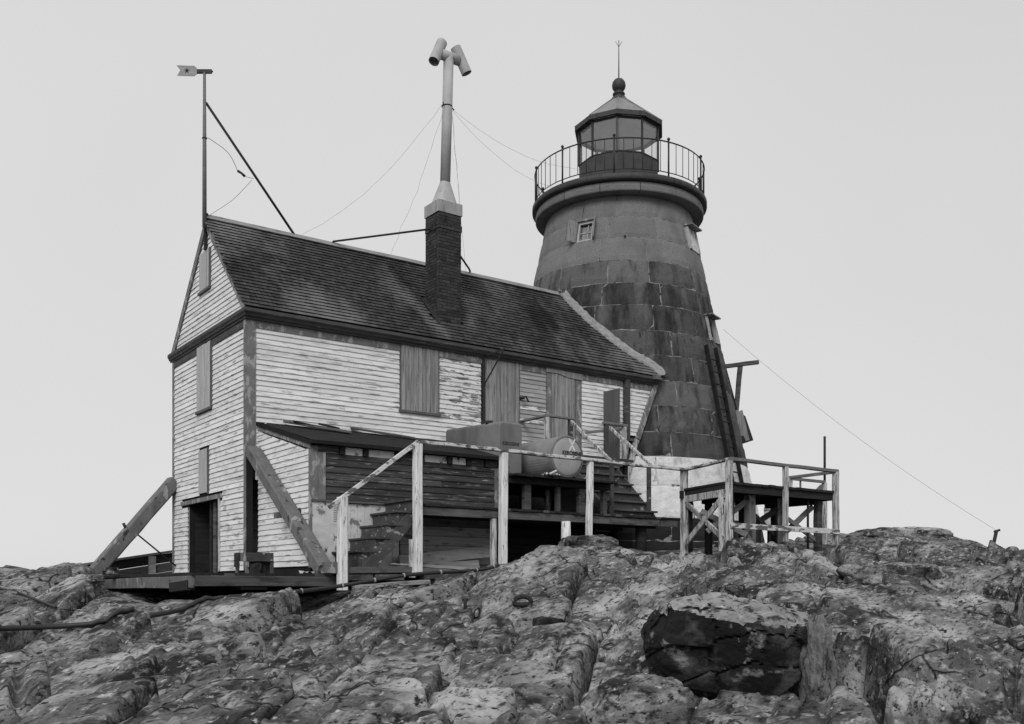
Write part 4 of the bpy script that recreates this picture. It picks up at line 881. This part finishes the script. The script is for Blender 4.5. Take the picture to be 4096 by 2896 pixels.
b=B(); b.beam((3.98+.07,-1.98,2.05),(4.6,-1.98,2.05),.06,.03); b.make('foot','rust',t1)
t2_=thing('kerosene_tank','round riveted grey tank lying end-on with a white painted X, right of the flat-sided tank','tank',(5.24,-1.5,2.03))
b=B(); pts=[]
prof=[(.34,0),(.385,.012),(.398,.03),(.398,.75),(.404,.76),(.404,1.40),(.398,1.41),(.398,2.05),(.36,2.1)]
n=48; v=[]
for (r,a) in prof:
    for j in range(n): th=2*math.pi*j/n; v.append((5.245+r*math.cos(th),-2.60+a,2.435+r*math.sin(th)))
f=[]
for i in range(len(prof)-1):
    for j in range(n): f.append((i*n+(j+1)%n,i*n+j,i*n+n+j,i*n+n+(j+1)%n))
b.add(v,f,0,True); b.make('shell','tank2',t2_)
b=B(); v=[(5.245+r*math.cos(2*math.pi*j/n),-2.60-dz_,2.435+r*math.sin(2*math.pi*j/n)) for (r,dz_) in((.345,-.001),(.33,.006),(.2,.014),(.05,.017)) for j in range(n)]
b.add(v,[(i*n+j,i*n+(j+1)%n,i*n+n+(j+1)%n,i*n+n+j) for i in range(3) for j in range(n)]+[tuple(3*n+j for j in range(n))],0,True); b.make('end_plate','tankend',t2_)
b=B(); b.lathe([(.372,-.002),(.392,.0),(.402,.012),(.392,.026)],(0,0,0),48); b.v=[(5.245+x,-2.60+z,2.435+y) for x,y,z in b.v]; b.make('rim_seam','tank1',t2_)
rv=B()
for i in range(5):
    for k in range(22):
        th=math.radians(186+7*i); y=-2.52+.055*k+(.027 if i%2 else 0); c_=Vector((5.245+.40*math.cos(th),y,2.435+.40*math.sin(th))); n_=Vector((math.cos(th),0,math.sin(th))); tt=Vector((0,1,0)); uu=n_.cross(tt)
        rv.add([c_+n_*.012]+[c_+(tt*math.cos(a)+uu*math.sin(a))*.012 for a in(0,1.05,2.1,3.14,4.19,5.24)],[(0,1+q,1+(q+1)%6) for q in range(6)])
for k in range(40):
    th=2*math.pi*k/40; c_=Vector((5.245+.398*math.cos(th),-2.54,2.435+.398*math.sin(th))); n_=Vector((math.cos(th),0,math.sin(th))); tt=Vector((0,1,0)); uu=n_.cross(tt)
    rv.add([c_+n_*.010]+[c_+(tt*math.cos(a)+uu*math.sin(a))*.010 for a in(0,1.05,2.1,3.14,4.19,5.24)],[(0,1+q,1+(q+1)%6) for q in range(6)])
o=rv.make('rivet_rows','tank2',t2_); o['kind']='stuff'
text(t2_,'lettering','KEROSENE',.098,(5.34,-2.6195,2.50),'black',sx=.98,bold=.004)
xm=B()
for s in(-1,1):
    v=[]
    c0=(5.345,2.66)
    for (u,h_) in((-.135,.014),(-.06,.022),(0,.010),(.06,.022),(.135,.014)):
        d=Vector((.52*s,0,.85)); pv=Vector((.85,0,-.52*s)); v+=[Vector((c0[0],-2.6165-.0006*s,c0[1]))+d*u+pv*h_,Vector((c0[0],-2.6165-.0006*s,c0[1]))+d*u-pv*h_]
    xm.add(v,[(2*i,2*i+1,2*i+3,2*i+2) for i in range(4)])
xm.make('painted_cross','wpaint',t2_)
# rag on the stand
b=B(); nxg,nyg=14,8; v=[]
for i in range(nxg+1):
    for j in range(nyg+1):
        x=4.64+.32*i/nxg; y=-2.74+.16*j/nyg; v.append((x,y,2.04+.05*abs(math.sin(i*.9+j*.7))*random.uniform(.4,1)+.02*math.sin(j*2.1)))
b.add(v,[(i*(nyg+1)+j,i*(nyg+1)+j+1,(i+1)*(nyg+1)+j+1,(i+1)*(nyg+1)+j) for i in range(nxg) for j in range(nyg)],0,True); b.tube([(4.72,-2.74,2.06),(4.86,-2.76,2.13)],.022,8)
tag(b.make('rag','cloth',None,(4.7,-2.7,2.03)),'crumpled pale rag lying between the two tanks','rag')

# ------------------------------------------------------------------ lower platform and things on it
lp=thing('low_platform','low weathered plank platform in front of the gable door, on the rocks','platform',(-1.2,-2,.1))
for i in range(26):
    x=-1.97+.155*i
    if x>.30: break
    B().box(x+.002,x+.152,-3.12-random.uniform(0,.02),2.6 if x<-.1 else -.04,.150,.190).make('deck_board','wood' if random.random()<.4 else 'woodd',lp)
B().beam((-1.92,-3.10,.075),(.30,-3.10,.075),.08,.15,seg=5,wob=.003).make('rim_beam','wood',lp)
B().beam((-1.955,-3.10,.065),(-1.955,2.55,.035),.08,.17,seg=5,wob=.003).make('rim_beam','braced',lp)
B().beam((-1.95,-3.05,.02),(-1.95,-2.2,-.02),.12,.14).make('block','woodd',lp)
for y in(-2.2,-1.2,0,1.2): B().beam((-1.9,y,.07),(.2,y,.07),.08,.14).make('joist','woodd',lp)
B().beam((-1.25,-3.0,.02),(-.85,-3.0,.02),.2,.14).make('block','woodd',lp)
tag(B().box(.03,.36,-3.28,-3.0,.2,.37).make('timber','braced',None,(.1,-3.2,.2)),'squared timber block at the foot of the near slanting brace','timber','timbers piled under the deck')
sb=thing('timber_brace','heavy peeling timber prop slanting from the house corner down in front of the lean-to','brace',(.08,-3.0,.2))
b=B(); pts=[(.085,-.10,2.40),(.09,-.95,1.80),(.09,-1.5,1.36),(.09,-3.06,.24)]
b.beam(pts[0],pts[3],.24,.21,up=(0,-.5,.8),seg=8,wob=.006,ch=.02); b.make('shaft','braced',sb)
B().beam((-.04,-1.42,1.18),(.22,-1.42,1.20),.12,.09).make('cleat','braced',sb)
B().tube([(.2,-1.85,1.28),(.24,-1.92,1.10)],.025,6).make('bolt','rust',sb)
s3=thing('timber_brace','heavy peeling timber prop slanting from the far gable corner down to the left rocks','brace',(-1.62,4.15,.2))
b=B(); b.beam((-.02,4.14,2.22),(-1.66,4.14,.22),.26,.34,up=(.7,0,.7),seg=8,wob=.006,ch=.03); b.make('shaft','braced',s3)
B().tube([(-.80,4.1,1.09),(-.02,4.02,.43)],.018,6).make('tie_rod','rust',s3)
b=B(); b.tube([(-1.0,4.12,1.18),(-1.06,4.12,1.30)],.03,6); b.make('bolt','rust',s3)
wbn=thing('work_bench','low dark bench with rag hanging off its end, on the platform by the house corner','bench',(-.35,-1.25,.19))
B().box(-.57,-.10,-1.50,-1.0,.50,.53).make('top','stair',wbn)
B().box(-.565,-.105,-1.515,-1.485,.41,.55).make('apron','stair',wbn); B().box(-.58,-.55,-1.50,-1.0,.41,.55).make('apron','braced',wbn)
for x,y in((-.54,-1.47),(-.12,-1.47),(-.54,-1.03),(-.12,-1.03)): B().beam((x,y,.19),(x,y,.42),.055,.055,up=(0,1,0)).make('leg','braced' if x<-.3 else 'stair',wbn)
v=[]; nx=8; nz=10
for i in range(nx+1):
    for k in range(nz+1): v.append((-.595-.02*math.sin(i*1.7)*k/nz+random.uniform(-.004,.004),-1.28+.26*i/nx*(1-.2*k/nz),.555-.33*k/nz*(.8+.2*math.sin(i*2.3))))
tag(B().add(v,[(i*(nz+1)+k,(i+1)*(nz+1)+k,(i+1)*(nz+1)+k+1,i*(nz+1)+k+1) for i in range(nx) for k in range(nz)],0,True).make('hanging_rag','sack',None,(-.6,-1.2,.4)),'dark ragged cloth hanging over the end of the low bench','rag')
def lump(name,c_,dims,seed,m,n=16,amp=.18,freq=3,power=.7,rotz=0,extra=None,smooth=True,mi=None):
    vs=[];ids={}; f=[]
    def key(p): return tuple(int(round(q*1000)) for q in p)
    g_=np.linspace(-1,1,n+1)
    for ax in range(3):
        for sg_ in(-1,1):
            loc={}
            for i in range(n+1):
                for j in range(n+1):
                    p=[0,0,0]; p[ax]=sg_; p[(ax+1)%3]=g_[i]; p[(ax+2)%3]=g_[j]; k=key(p)
                    if k not in ids: ids[k]=len(vs); vs.append(p)
                    loc[i,j]=ids[k]
            for i in range(n):
                for j in range(n):
                    q=(loc[i,j],loc[i+1,j],loc[i+1,j+1],loc[i,j+1]); f.append(q if sg_>0 else q[::-1])
    P=np.array(vs,float); nrm=np.linalg.norm(P,axis=1,keepdims=True); S=P/nrm; P=S*(nrm**power)
    D_=S*0; am=amp; fr_=freq
    disp=sum((amp/2**k)*vn3(P*freq*2**k+seed*7.3+k*11) for k in range(4)); cellv=np.floor(P*1.9+seed)
    P=P*(1+disp[:,None]); P=P*np.array(dims)/2
    if extra: P=extra(P)
    cr,sr=math.cos(rotz),math.sin(rotz); P=np.stack([P[:,0]*cr-P[:,1]*sr,P[:,0]*sr+P[:,1]*cr,P[:,2]],1)
    b=B(); vv=[tuple(p) for p in P+np.array(c_)]
    mi_=[0]*len(f)
    if mi:
        for q_i,q in enumerate(f):
            a=np.mean([S[i] for i in q],axis=0); mi_[q_i]=mi(a)
    b.add(vv,f,mi_,smooth); return b
for i,(x,y,s,lbl) in enumerate(((-.40,-1.38,.15,'dark bulging sack stuffed under the left end of the low bench'),(-.22,-1.30,.17,'dark slumped sack under the right end of the low bench'))):
    tag(lump('sack',(x,y,.19+s*.6),(s*1.5,s*1.6,s*1.4),i+3,'sack',10,.3,2).make('sack','sack',None,(x,y,.19)),lbl,'sack','sacks under the bench')
v=[(-.05+.5*i/10,-2.6+.2*j/4,.2+.05*random.random()) for i in range(11) for j in range(5)]
tag(B().add(v,[(i*5+j,(i+1)*5+j,(i+1)*5+j+1,i*5+j+1) for i in range(10) for j in range(4)],0,True).make('rag','cloth',None,(.1,-2.5,.2)),'pale rumpled cloth on the platform between bench and slanting prop','rag')
# plank fence on the left
fe=thing('plank_fence','low sloping plank fence behind the left timber prop, running from the house corner','fence',(-1.0,4.6,.2))
def fy(x): return .745+.172*(x+.0)
for k in range(3):
    v0=fy(.3)-.03-.20*k; v1=fy(-2.6)-.03-.20*k
    B().beam((.3,4.62,v0-.10),(-2.7,4.62,v1-.10),.03,.192,seg=3,wob=.002).make('plank','wood' if k else 'woodd',fe)
B().beam((.3,4.58,fy(.3)),(-2.8,4.58,fy(-2.8)),.12,.05,seg=4,wob=.003).make('cap_rail','raild',fe)
for x,m_ in((-.36,'woodl'),(-1.95,'wood')):
    b=B(); b.beam((x,4.56,-.1),(x,4.56,fy(x)-.04),.15,.08,up=(0,1,0)); b.make('post',m_,fe)
# ------------------------------------------------------------------ loading platform on the right
pf=thing('loading_platform','open timber loading platform with cross-braced peeling posts, right of the tower foot','platform',(8.8,-4.0,.9))
PB=(7.228,-4.779); PA=(7.605,-3.27); PC=(10.352,-4.779); PZ=1.905
x=7.20
while x<10.36:
    wd=random.uniform(.17,.22); x1=min(x+wd,10.37); sk=lambda xx:.37*max(0,1-(xx-7.2)/1.6)
    zt=PZ+random.uniform(-.006,.006); b=B(); b.prism([(x+.002,PB[1]-.03-random.uniform(0,.015)),(x1-.003,PB[1]-.03),(x1-.003+sk(x1),-3.30),(x+.002+sk(x),-3.30)],'z',zt-.045,zt); b.make('deck_board','woodd',pf); x=x1
B().beam((7.24,PB[1]+.03,1.79),(10.35,PB[1]+.03,1.79),.05,.15,seg=4,wob=.002).make('rim_beam','woodd',pf)
B().beam((7.255,-4.70,1.79),(7.62,-3.3,1.80),.05,.13).make('rim_beam','woodd',pf)
B().beam((7.20,-4.74,1.70),(7.60,-3.36,1.70),.05,.13,seg=4,wob=.003).make('side_beam','postw',pf)
B().beam((10.32,-4.7,1.79),(10.32,-3.3,1.79),.05,.15).make('rim_beam','woodd',pf); B().beam((7.5,-3.32,1.79),(10.35,-3.32,1.79),.06,.15).make('rim_beam','woodd',pf)
for x in(8.1,9.1,10.0): B().beam((x,-4.6,1.70),(x,-3.35,1.70),.09,.14).make('joist','woodd',pf)
P_=lambda *a,**k: post(*a,par=pf,**k)
P_(7.235,-4.80,.76,2.28,.115,'postw'); P_(7.19,-4.66,.76,1.70,.10,'postw'); P_(8.80,-4.81,.97,2.28,.10,'postw'); P_(10.36,-4.80,.95,2.29,.115,'postw')
for x,w_ in((8.12,.17),(9.06,.14),(10.17,.14)): P_(x,-4.52,.80,1.72,w_,'braced' if x<10 else 'wood')
for x,y in((8.2,-3.4),(9.2,-3.4),(10.2,-3.4),(7.75,-3.3)): P_(x,y,.7,1.72,.13,'woodd')
P_(8.75,-4.0,.8,1.75,.10,'woodd')
br=lambda p0,p1,m_,w_=.035,h_=.11: B().beam(p0,p1,w_,h_,up=(0,.3,1),seg=4,wob=.002).make('cross_brace',m_,pf)
br((7.19,-4.72,1.66),(7.55,-3.38,.80),'postw'); br((7.60,-3.38,1.62),(7.16,-4.74,.86),'postw')
br((8.04,-4.50,1.60),(7.30,-4.2,1.02),'raild'); br((7.35,-4.0,1.42),(8.0,-4.55,.96),'raild')
br((8.20,-4.48,1.42),(8.95,-4.40,1.02),'woodd'); br((9.0,-4.45,1.5),(8.3,-4.2,1.05),'woodd')
br((9.12,-4.50,1.38),(10.1,-4.50,.94),'raild'); br((10.08,-4.46,1.60),(9.15,-4.46,1.0),'raild')
B().beam((7.20,-4.87,1.10),(10.38,-4.87,1.085),.035,.10,seg=6,wob=.003).make('lower_rail','rail',pf)
B().beam((7.62,-3.315,2.285),(7.225,-4.80,2.305),.10,.05,seg=4,wob=.003).make('handrail','rail',pf)
B().beam((7.20,-4.80,2.31),(10.40,-4.80,2.305),.10,.06,seg=6,wob=.003).make('handrail','raild',pf)
B().beam((10.36,-4.82,2.29),(10.36,-3.62,2.275),.07,.06).make('handrail','raild',pf)
B().beam((10.36,-3.66,1.9),(10.36,-3.66,2.27),.12,.09,up=(0,1,0)).make('post','postw',pf)
B().beam((10.40,-3.66,2.26),(11.56,-3.66,2.26),.05,.06).make('handrail','raild',pf)
B().beam((11.50,-3.62,2.16),(11.05,-3.62,1.85),.05,.10).make('cross_brace','raild',pf)
B().beam((11.55,-3.65,.7),(11.55,-3.65,2.24),.09,.09,up=(0,1,0)).make('post','postw',pf)
B().tube([(11.56,-3.65,2.2),(11.56,-3.65,3.25)],.026,8).make('pole','rust',pf)
B().beam((10.75,-3.64,1.9),(10.75,-3.64,2.32),.035,.035,up=(0,1,0)).make('post','raild',pf)
for (x,y) in((7.62,-4.55),(9.72,-4.62)): B().tube([(x,y,.72),(x,y,1.72)],.024,8).make('iron_leg','rust',pf)
br_c=(12.16+.35,-1.90-.25)
ba=thing('barrel','pale steel barrel glimpsed beneath the loading platform','barrel',(*at(5.78,22.,0)[:2],1.45))
bc=at(5.78,22.,0)
b=B(); b.lathe([(.001,1.36),(.125,1.36),(.13,1.38),(.135,1.50),(.13,1.62),(.135,1.64),(.13,1.66),(.128,1.84),(.10,1.86),(.001,1.86)],(bc[0],bc[1],0),20); b.make('drum','pan',ba)
b=B(); b.lathe([(.132,1.68),(.137,1.68),(.137,1.76),(.132,1.76)],(bc[0],bc[1],0),20); b.make('band','galvd',ba)
b=B(); b.box(bc[0]-.2,bc[0]+.2,bc[1]-.2,bc[1]+.2,1.28,1.36)
for sx in(-.17,.17):
    for sy in(-.17,.17): b.box(bc[0]+sx-.03,bc[0]+sx+.03,bc[1]+sy-.03,bc[1]+sy+.03,.6,1.28)
b.make('crib','woodd',ba)
# ------------------------------------------------------------------ rocks
def brot(P): # overhanging face towards the viewer: lower part recedes
    zz=(P[:,2]/.46+1)/2; P=P.copy(); P[:,1]=np.where(P[:,1]<0,P[:,1]*(1-.55*np.clip(1-zz,0,1)*1.0),P[:,1]); P[:,2]=P[:,2]-.06*np.clip(P[:,0]/.75,-1,1)-.06*np.clip(-P[:,1],0,1); P[:,2]=np.maximum(P[:,2],-.50+np.clip(-.25-P[:,0],0,1)*.75)
    e=worley(P[:,0]*2.6+P[:,1]*1.1+9,P[:,2]*3.2+P[:,1]*1.3+4); P[:,1]=P[:,1]-.16*e[1]*(P[:,1]<.1)-.05*e[2]+.05*(1-sstep(0,.08,e[0])); e=worley(P[:,0]*3.1+21,P[:,1]*3.4+4); P[:,2]=P[:,2]+(P[:,2]>.1)*(.09*e[1]+.06*e[2]-.04*(1-sstep(0,.08,e[0]))); return P
RZ=math.atan2(RY,RX)
bc=at(2.05,9.15,-.60)
bo=thing('boulder','big square-edged black boulder with a pale mottled top, lower right of the ledge','boulder',(bc[0],bc[1],-1.1))
lump('b',bc,(1.62,1.15,.98),5,'rockd',44,.12,2.4,.34,RZ,brot,False,lambda a:1 if a[2]>.60 else (2 if a[0]>.80 and a[2]<.5 else 0)).make('block',['rockd','rockt','rocks'],bo)  # near-black sides, paler on up-facing faces, streaked on the right end
c2=at(2.72,8.80,-.71); lump('s',c2,(.25,.50,.84),9,'rocks',26,.40,2.6,.36,RZ,None,False).make('side_slab','rocks',bo)  # right end of the boulder, its lit face painted paler
rk=[(at(.98,7.62,-1.03),(.80,.6,.66),2,'rock',.42,.15,'rounded boulder at the bottom edge, left of the big black boulder'),
    (at(5.6,14.6,.02),(1.5,1.3,.62),12,'rock',.45,.25,'wedge of fractured rock on the slope right of the big boulder'),
    (at(6.6,15.2,.0),(1.3,1.3,.62),13,'rock',.42,-.2,'blocky rock farther right on the slope, beside the fractured wedge'),
    (at(3.25,10.0,-.62),(.8,.8,.45),15,'rock',.5,.3,'low rounded rock just right of the big black boulder, over a dark hollow'),
    (at(4.75,9.3,-.70),(.7,.7,.50),17,'rock',.45,.5,'squarish fractured rock near the right edge of the foreground'),
    (at(4.05,8.5,-.86),(.75,.7,.42),18,'rock',.5,-.4,'grey squat rock low in the right foreground'),
    (at(8.8,22.3,1.02),(2.3,1.5,.62),21,'rock',.45,.05,'long flat-topped outcrop on the skyline at right'),
    (at(7.2,22.0,.96),(1.2,1.0,.42),22,'rock',.5,.0,'small hump on the skyline just right of the loading platform'),
    (at(11.7,20.6,.40),(2.4,1.6,.7),23,'rock',.5,.2,'dark layered outcrop at the right edge of the skyline'),
    (at(1.35,17.15,.58),(1.0,.8,.62),25,'rock',.45,.3,'fractured block of rock below the right end of the deck'),
    (at(-1.9,15.0,-.30),(1.15,.7,.62),27,'rock',.42,.05,'cracked vertical block of ledge below the steps'),
    (at(.42,11.4,-.50),(.34,.3,.28),29,'rockd',.5,.3,'dark broken hole-edge stone in the middle of the ledge'),
    (at(-6.95,17.0,.27),(.22,.2,.12),30,'rockd',.7,.0,'small dark stone perched on the ledge at far left')]
for (c_,dm,sd_,m_,pw,rz_,lbl) in rk:
    tag(lump('r',c_,dm,sd_,m_,30,.34,2.0,pw,RZ+rz_,None,True).make('boulder',m_,None,(c_[0],c_[1],c_[2]-dm[2]/2)),lbl,'rock','loose and upstanding rocks on the ledge')
# ------------------------------------------------------------------ hoses, irons, wires
def spline(pts,n=8):
    pts=[Vector(p) for p in pts]; out=[]
    for i in range(len(pts)-1):
        p0=pts[max(i-1,0)];p1=pts[i];p2=pts[i+1];p3=pts[min(i+2,len(pts)-1)]
        for k in range(n):
            t_=k/n; out.append(.5*((2*p1)+(p2-p0)*t_+(2*p0-5*p1+4*p2-p3)*t_*t_+(3*p1-p0-3*p2+p3)*t_**3))
    out.append(pts[-1]); return out
hp=[at(-5.9,9.9,-.44),at(-5.5,9.97,-.44),at(-5.23,10.04,-.43),at(-4.88,10.37,-.43),at(-4.36,10.55,-.39),at(-4.0,11.0,-.32),at(-3.9,11.67,-.27),at(-3.62,12.1,-.16),
  (-.513,-3.945,-.053),(.351,-4.0,.073),(1.095,-4.1,.186),(2.219,-4.1,.251),(2.75,-3.9,.34)]
ho=thing('hose','long black hose draped across the rocks below the platforms','hose',hp[1])
sp=spline(hp)
for _ in range(6): sp=[sp[0]]+[(sp[i-1]+sp[i]*2+sp[i+1])/4 for i in range(1,len(sp)-1)]+[sp[-1]]
sp=[Vector((p.x,p.y,max(p.z,gz(p.x,p.y)+.028))) for p in sp]
B().tube(sp,[.030]*len(sp),10).make('tube','rubber',ho)
for i in range(58,96,5): B().tube([sp[i]+Vector((-.012,0,-.0)),sp[i]+Vector((.012,0,.004))],.036,10).make('clip','clip',ho)
cp=[at(-8.27,15.42,.03),at(-7.87,15.11,-.035),at(-7.52,15.1,-.13),at(-6.65,14.33,-.31)]
tag(B().tube(spline(cp),.022,8).make('cable','rubber',None,cp[1]),'short straight black cable on the rock at the left edge','cable')
stz=at(10.74,22.0,.75); B_=B(); B_.tube([stz,at(10.85,22.0,1.25)],.04,8); B_.beam(at(10.80,22,1.22),at(10.92,22,1.26),.06,.05); tag(B_.make('iron_stake','rust',None,stz),'leaning iron stake holding the end of the long wire, on the right skyline','stake')
bz=at(-.61,12.8,-.33); b=B(); b.tube([bz,at(-.61,12.8,-.165)],.024,8); b.tube([at(-.65,12.8,-.175),at(-.57,12.8,-.17)],.02,8); tag(b.make('iron_bolt','rust',None,bz),'rusty iron pin standing in the rock below the deck','pin')
sz=at(.14,12.66,-.26)
b=B(); b.tube([Vector(sz)+Vector((.11*math.cos(a)*RX,.11*math.cos(a)*RY,.055+.075*math.sin(a))) for a in np.linspace(-.6,3.74,14)],.032,8); b.tube([at(.03,12.66,-.235),at(.25,12.66,-.235)],.03,8)
tag(b.make('iron_shackle','rust',None,sz),'black iron shackle lying on the rock in mid slope','shackle')
cl=(PX+.085,PY,10.10)
ws=[((cl[0]-.12,cl[1],10.12),(1.97,2.07,7.28),.35,'thin guy wire from the flue down leftwards to the ridge'),
    ((cl[0]-.10,cl[1],9.95),(4.05,2.07,7.28),.12,'thin guy wire hanging steeply left of the flue to the ridge'),
    ((cl[0]+.12,cl[1],10.08),(9.55,1.05,10.20),.45,'upper thin wire sagging from the flue to the gallery'),
    ((cl[0]+.12,cl[1],10.06),(9.60,1.00,9.80),.75,'lower thin wire sagging from the flue to the gallery'),
    ((cl[0]+.10,cl[1]-.05,9.95),(5.6,1.4,6.60),.0,'thin wire trailing right of the flue down past the chimney'),
    ((cl[0]+.06,cl[1]-.12,9.9),(4.74,.33,7.6),-.05,'short thin wire running down close beside the flue')]
for (a,c_,sag,lbl) in ws:
    a=Vector(a);c_=Vector(c_); pts=[a.lerp(c_,k/14)+Vector((0,0,-sag*4*(k/14)*(1-k/14)))+Vector((random.gauss(0,.012),random.gauss(0,.012),0)) for k in range(15)]; pts[0]=a;pts[-1]=c_
    tag(B().tube(pts,.0022,5).make('guy_wire','wire',None,a),lbl,'wire','thin wires')
a=Vector((12.62,.20,6.55)); c_=Vector(at(10.85,22.0,1.25)); pts=[a.lerp(c_,k/20)+Vector((0,0,-.9*4*(k/20)*(1-k/20)*.25)) for k in range(21)]
tag(B().tube(pts,.003,5).make('guy_wire','wire',None,a),'long thin wire sloping from the right side of the tower to the leaning stake','wire','thin wires')
aw=thing('aerial_wire','loose wire from the vane pole with a small dark insulator hanging on it','wire',(-.05,1.95,8.65))
pA=spline([(-.08,1.93,8.68),(.0,1.9,8.66),(.25,1.6,8.35),(.40,1.52,8.02)]); B().tube(pA,.0055,5).make('wire','wire',aw)
B().tube([(.40,1.52,8.02),(.47,1.5,7.985),(.53,1.48,7.93)],[.028,.022,.028],8).make('insulator','rust',aw)
B().tube([(.53,1.48,7.93),(.75,1.6,7.98)],.0045,5).make('wire','wire',aw)
B().tube(spline([(.72,1.62,7.95),(.45,1.9,7.6),(.05,2.06,7.26)]),.004,5).make('wire','wire',aw)
B().lathe([(.04,8.66),(.052,8.67),(.04,8.685)],(-.10,1.947,0),10).make('clamp','rust',aw)
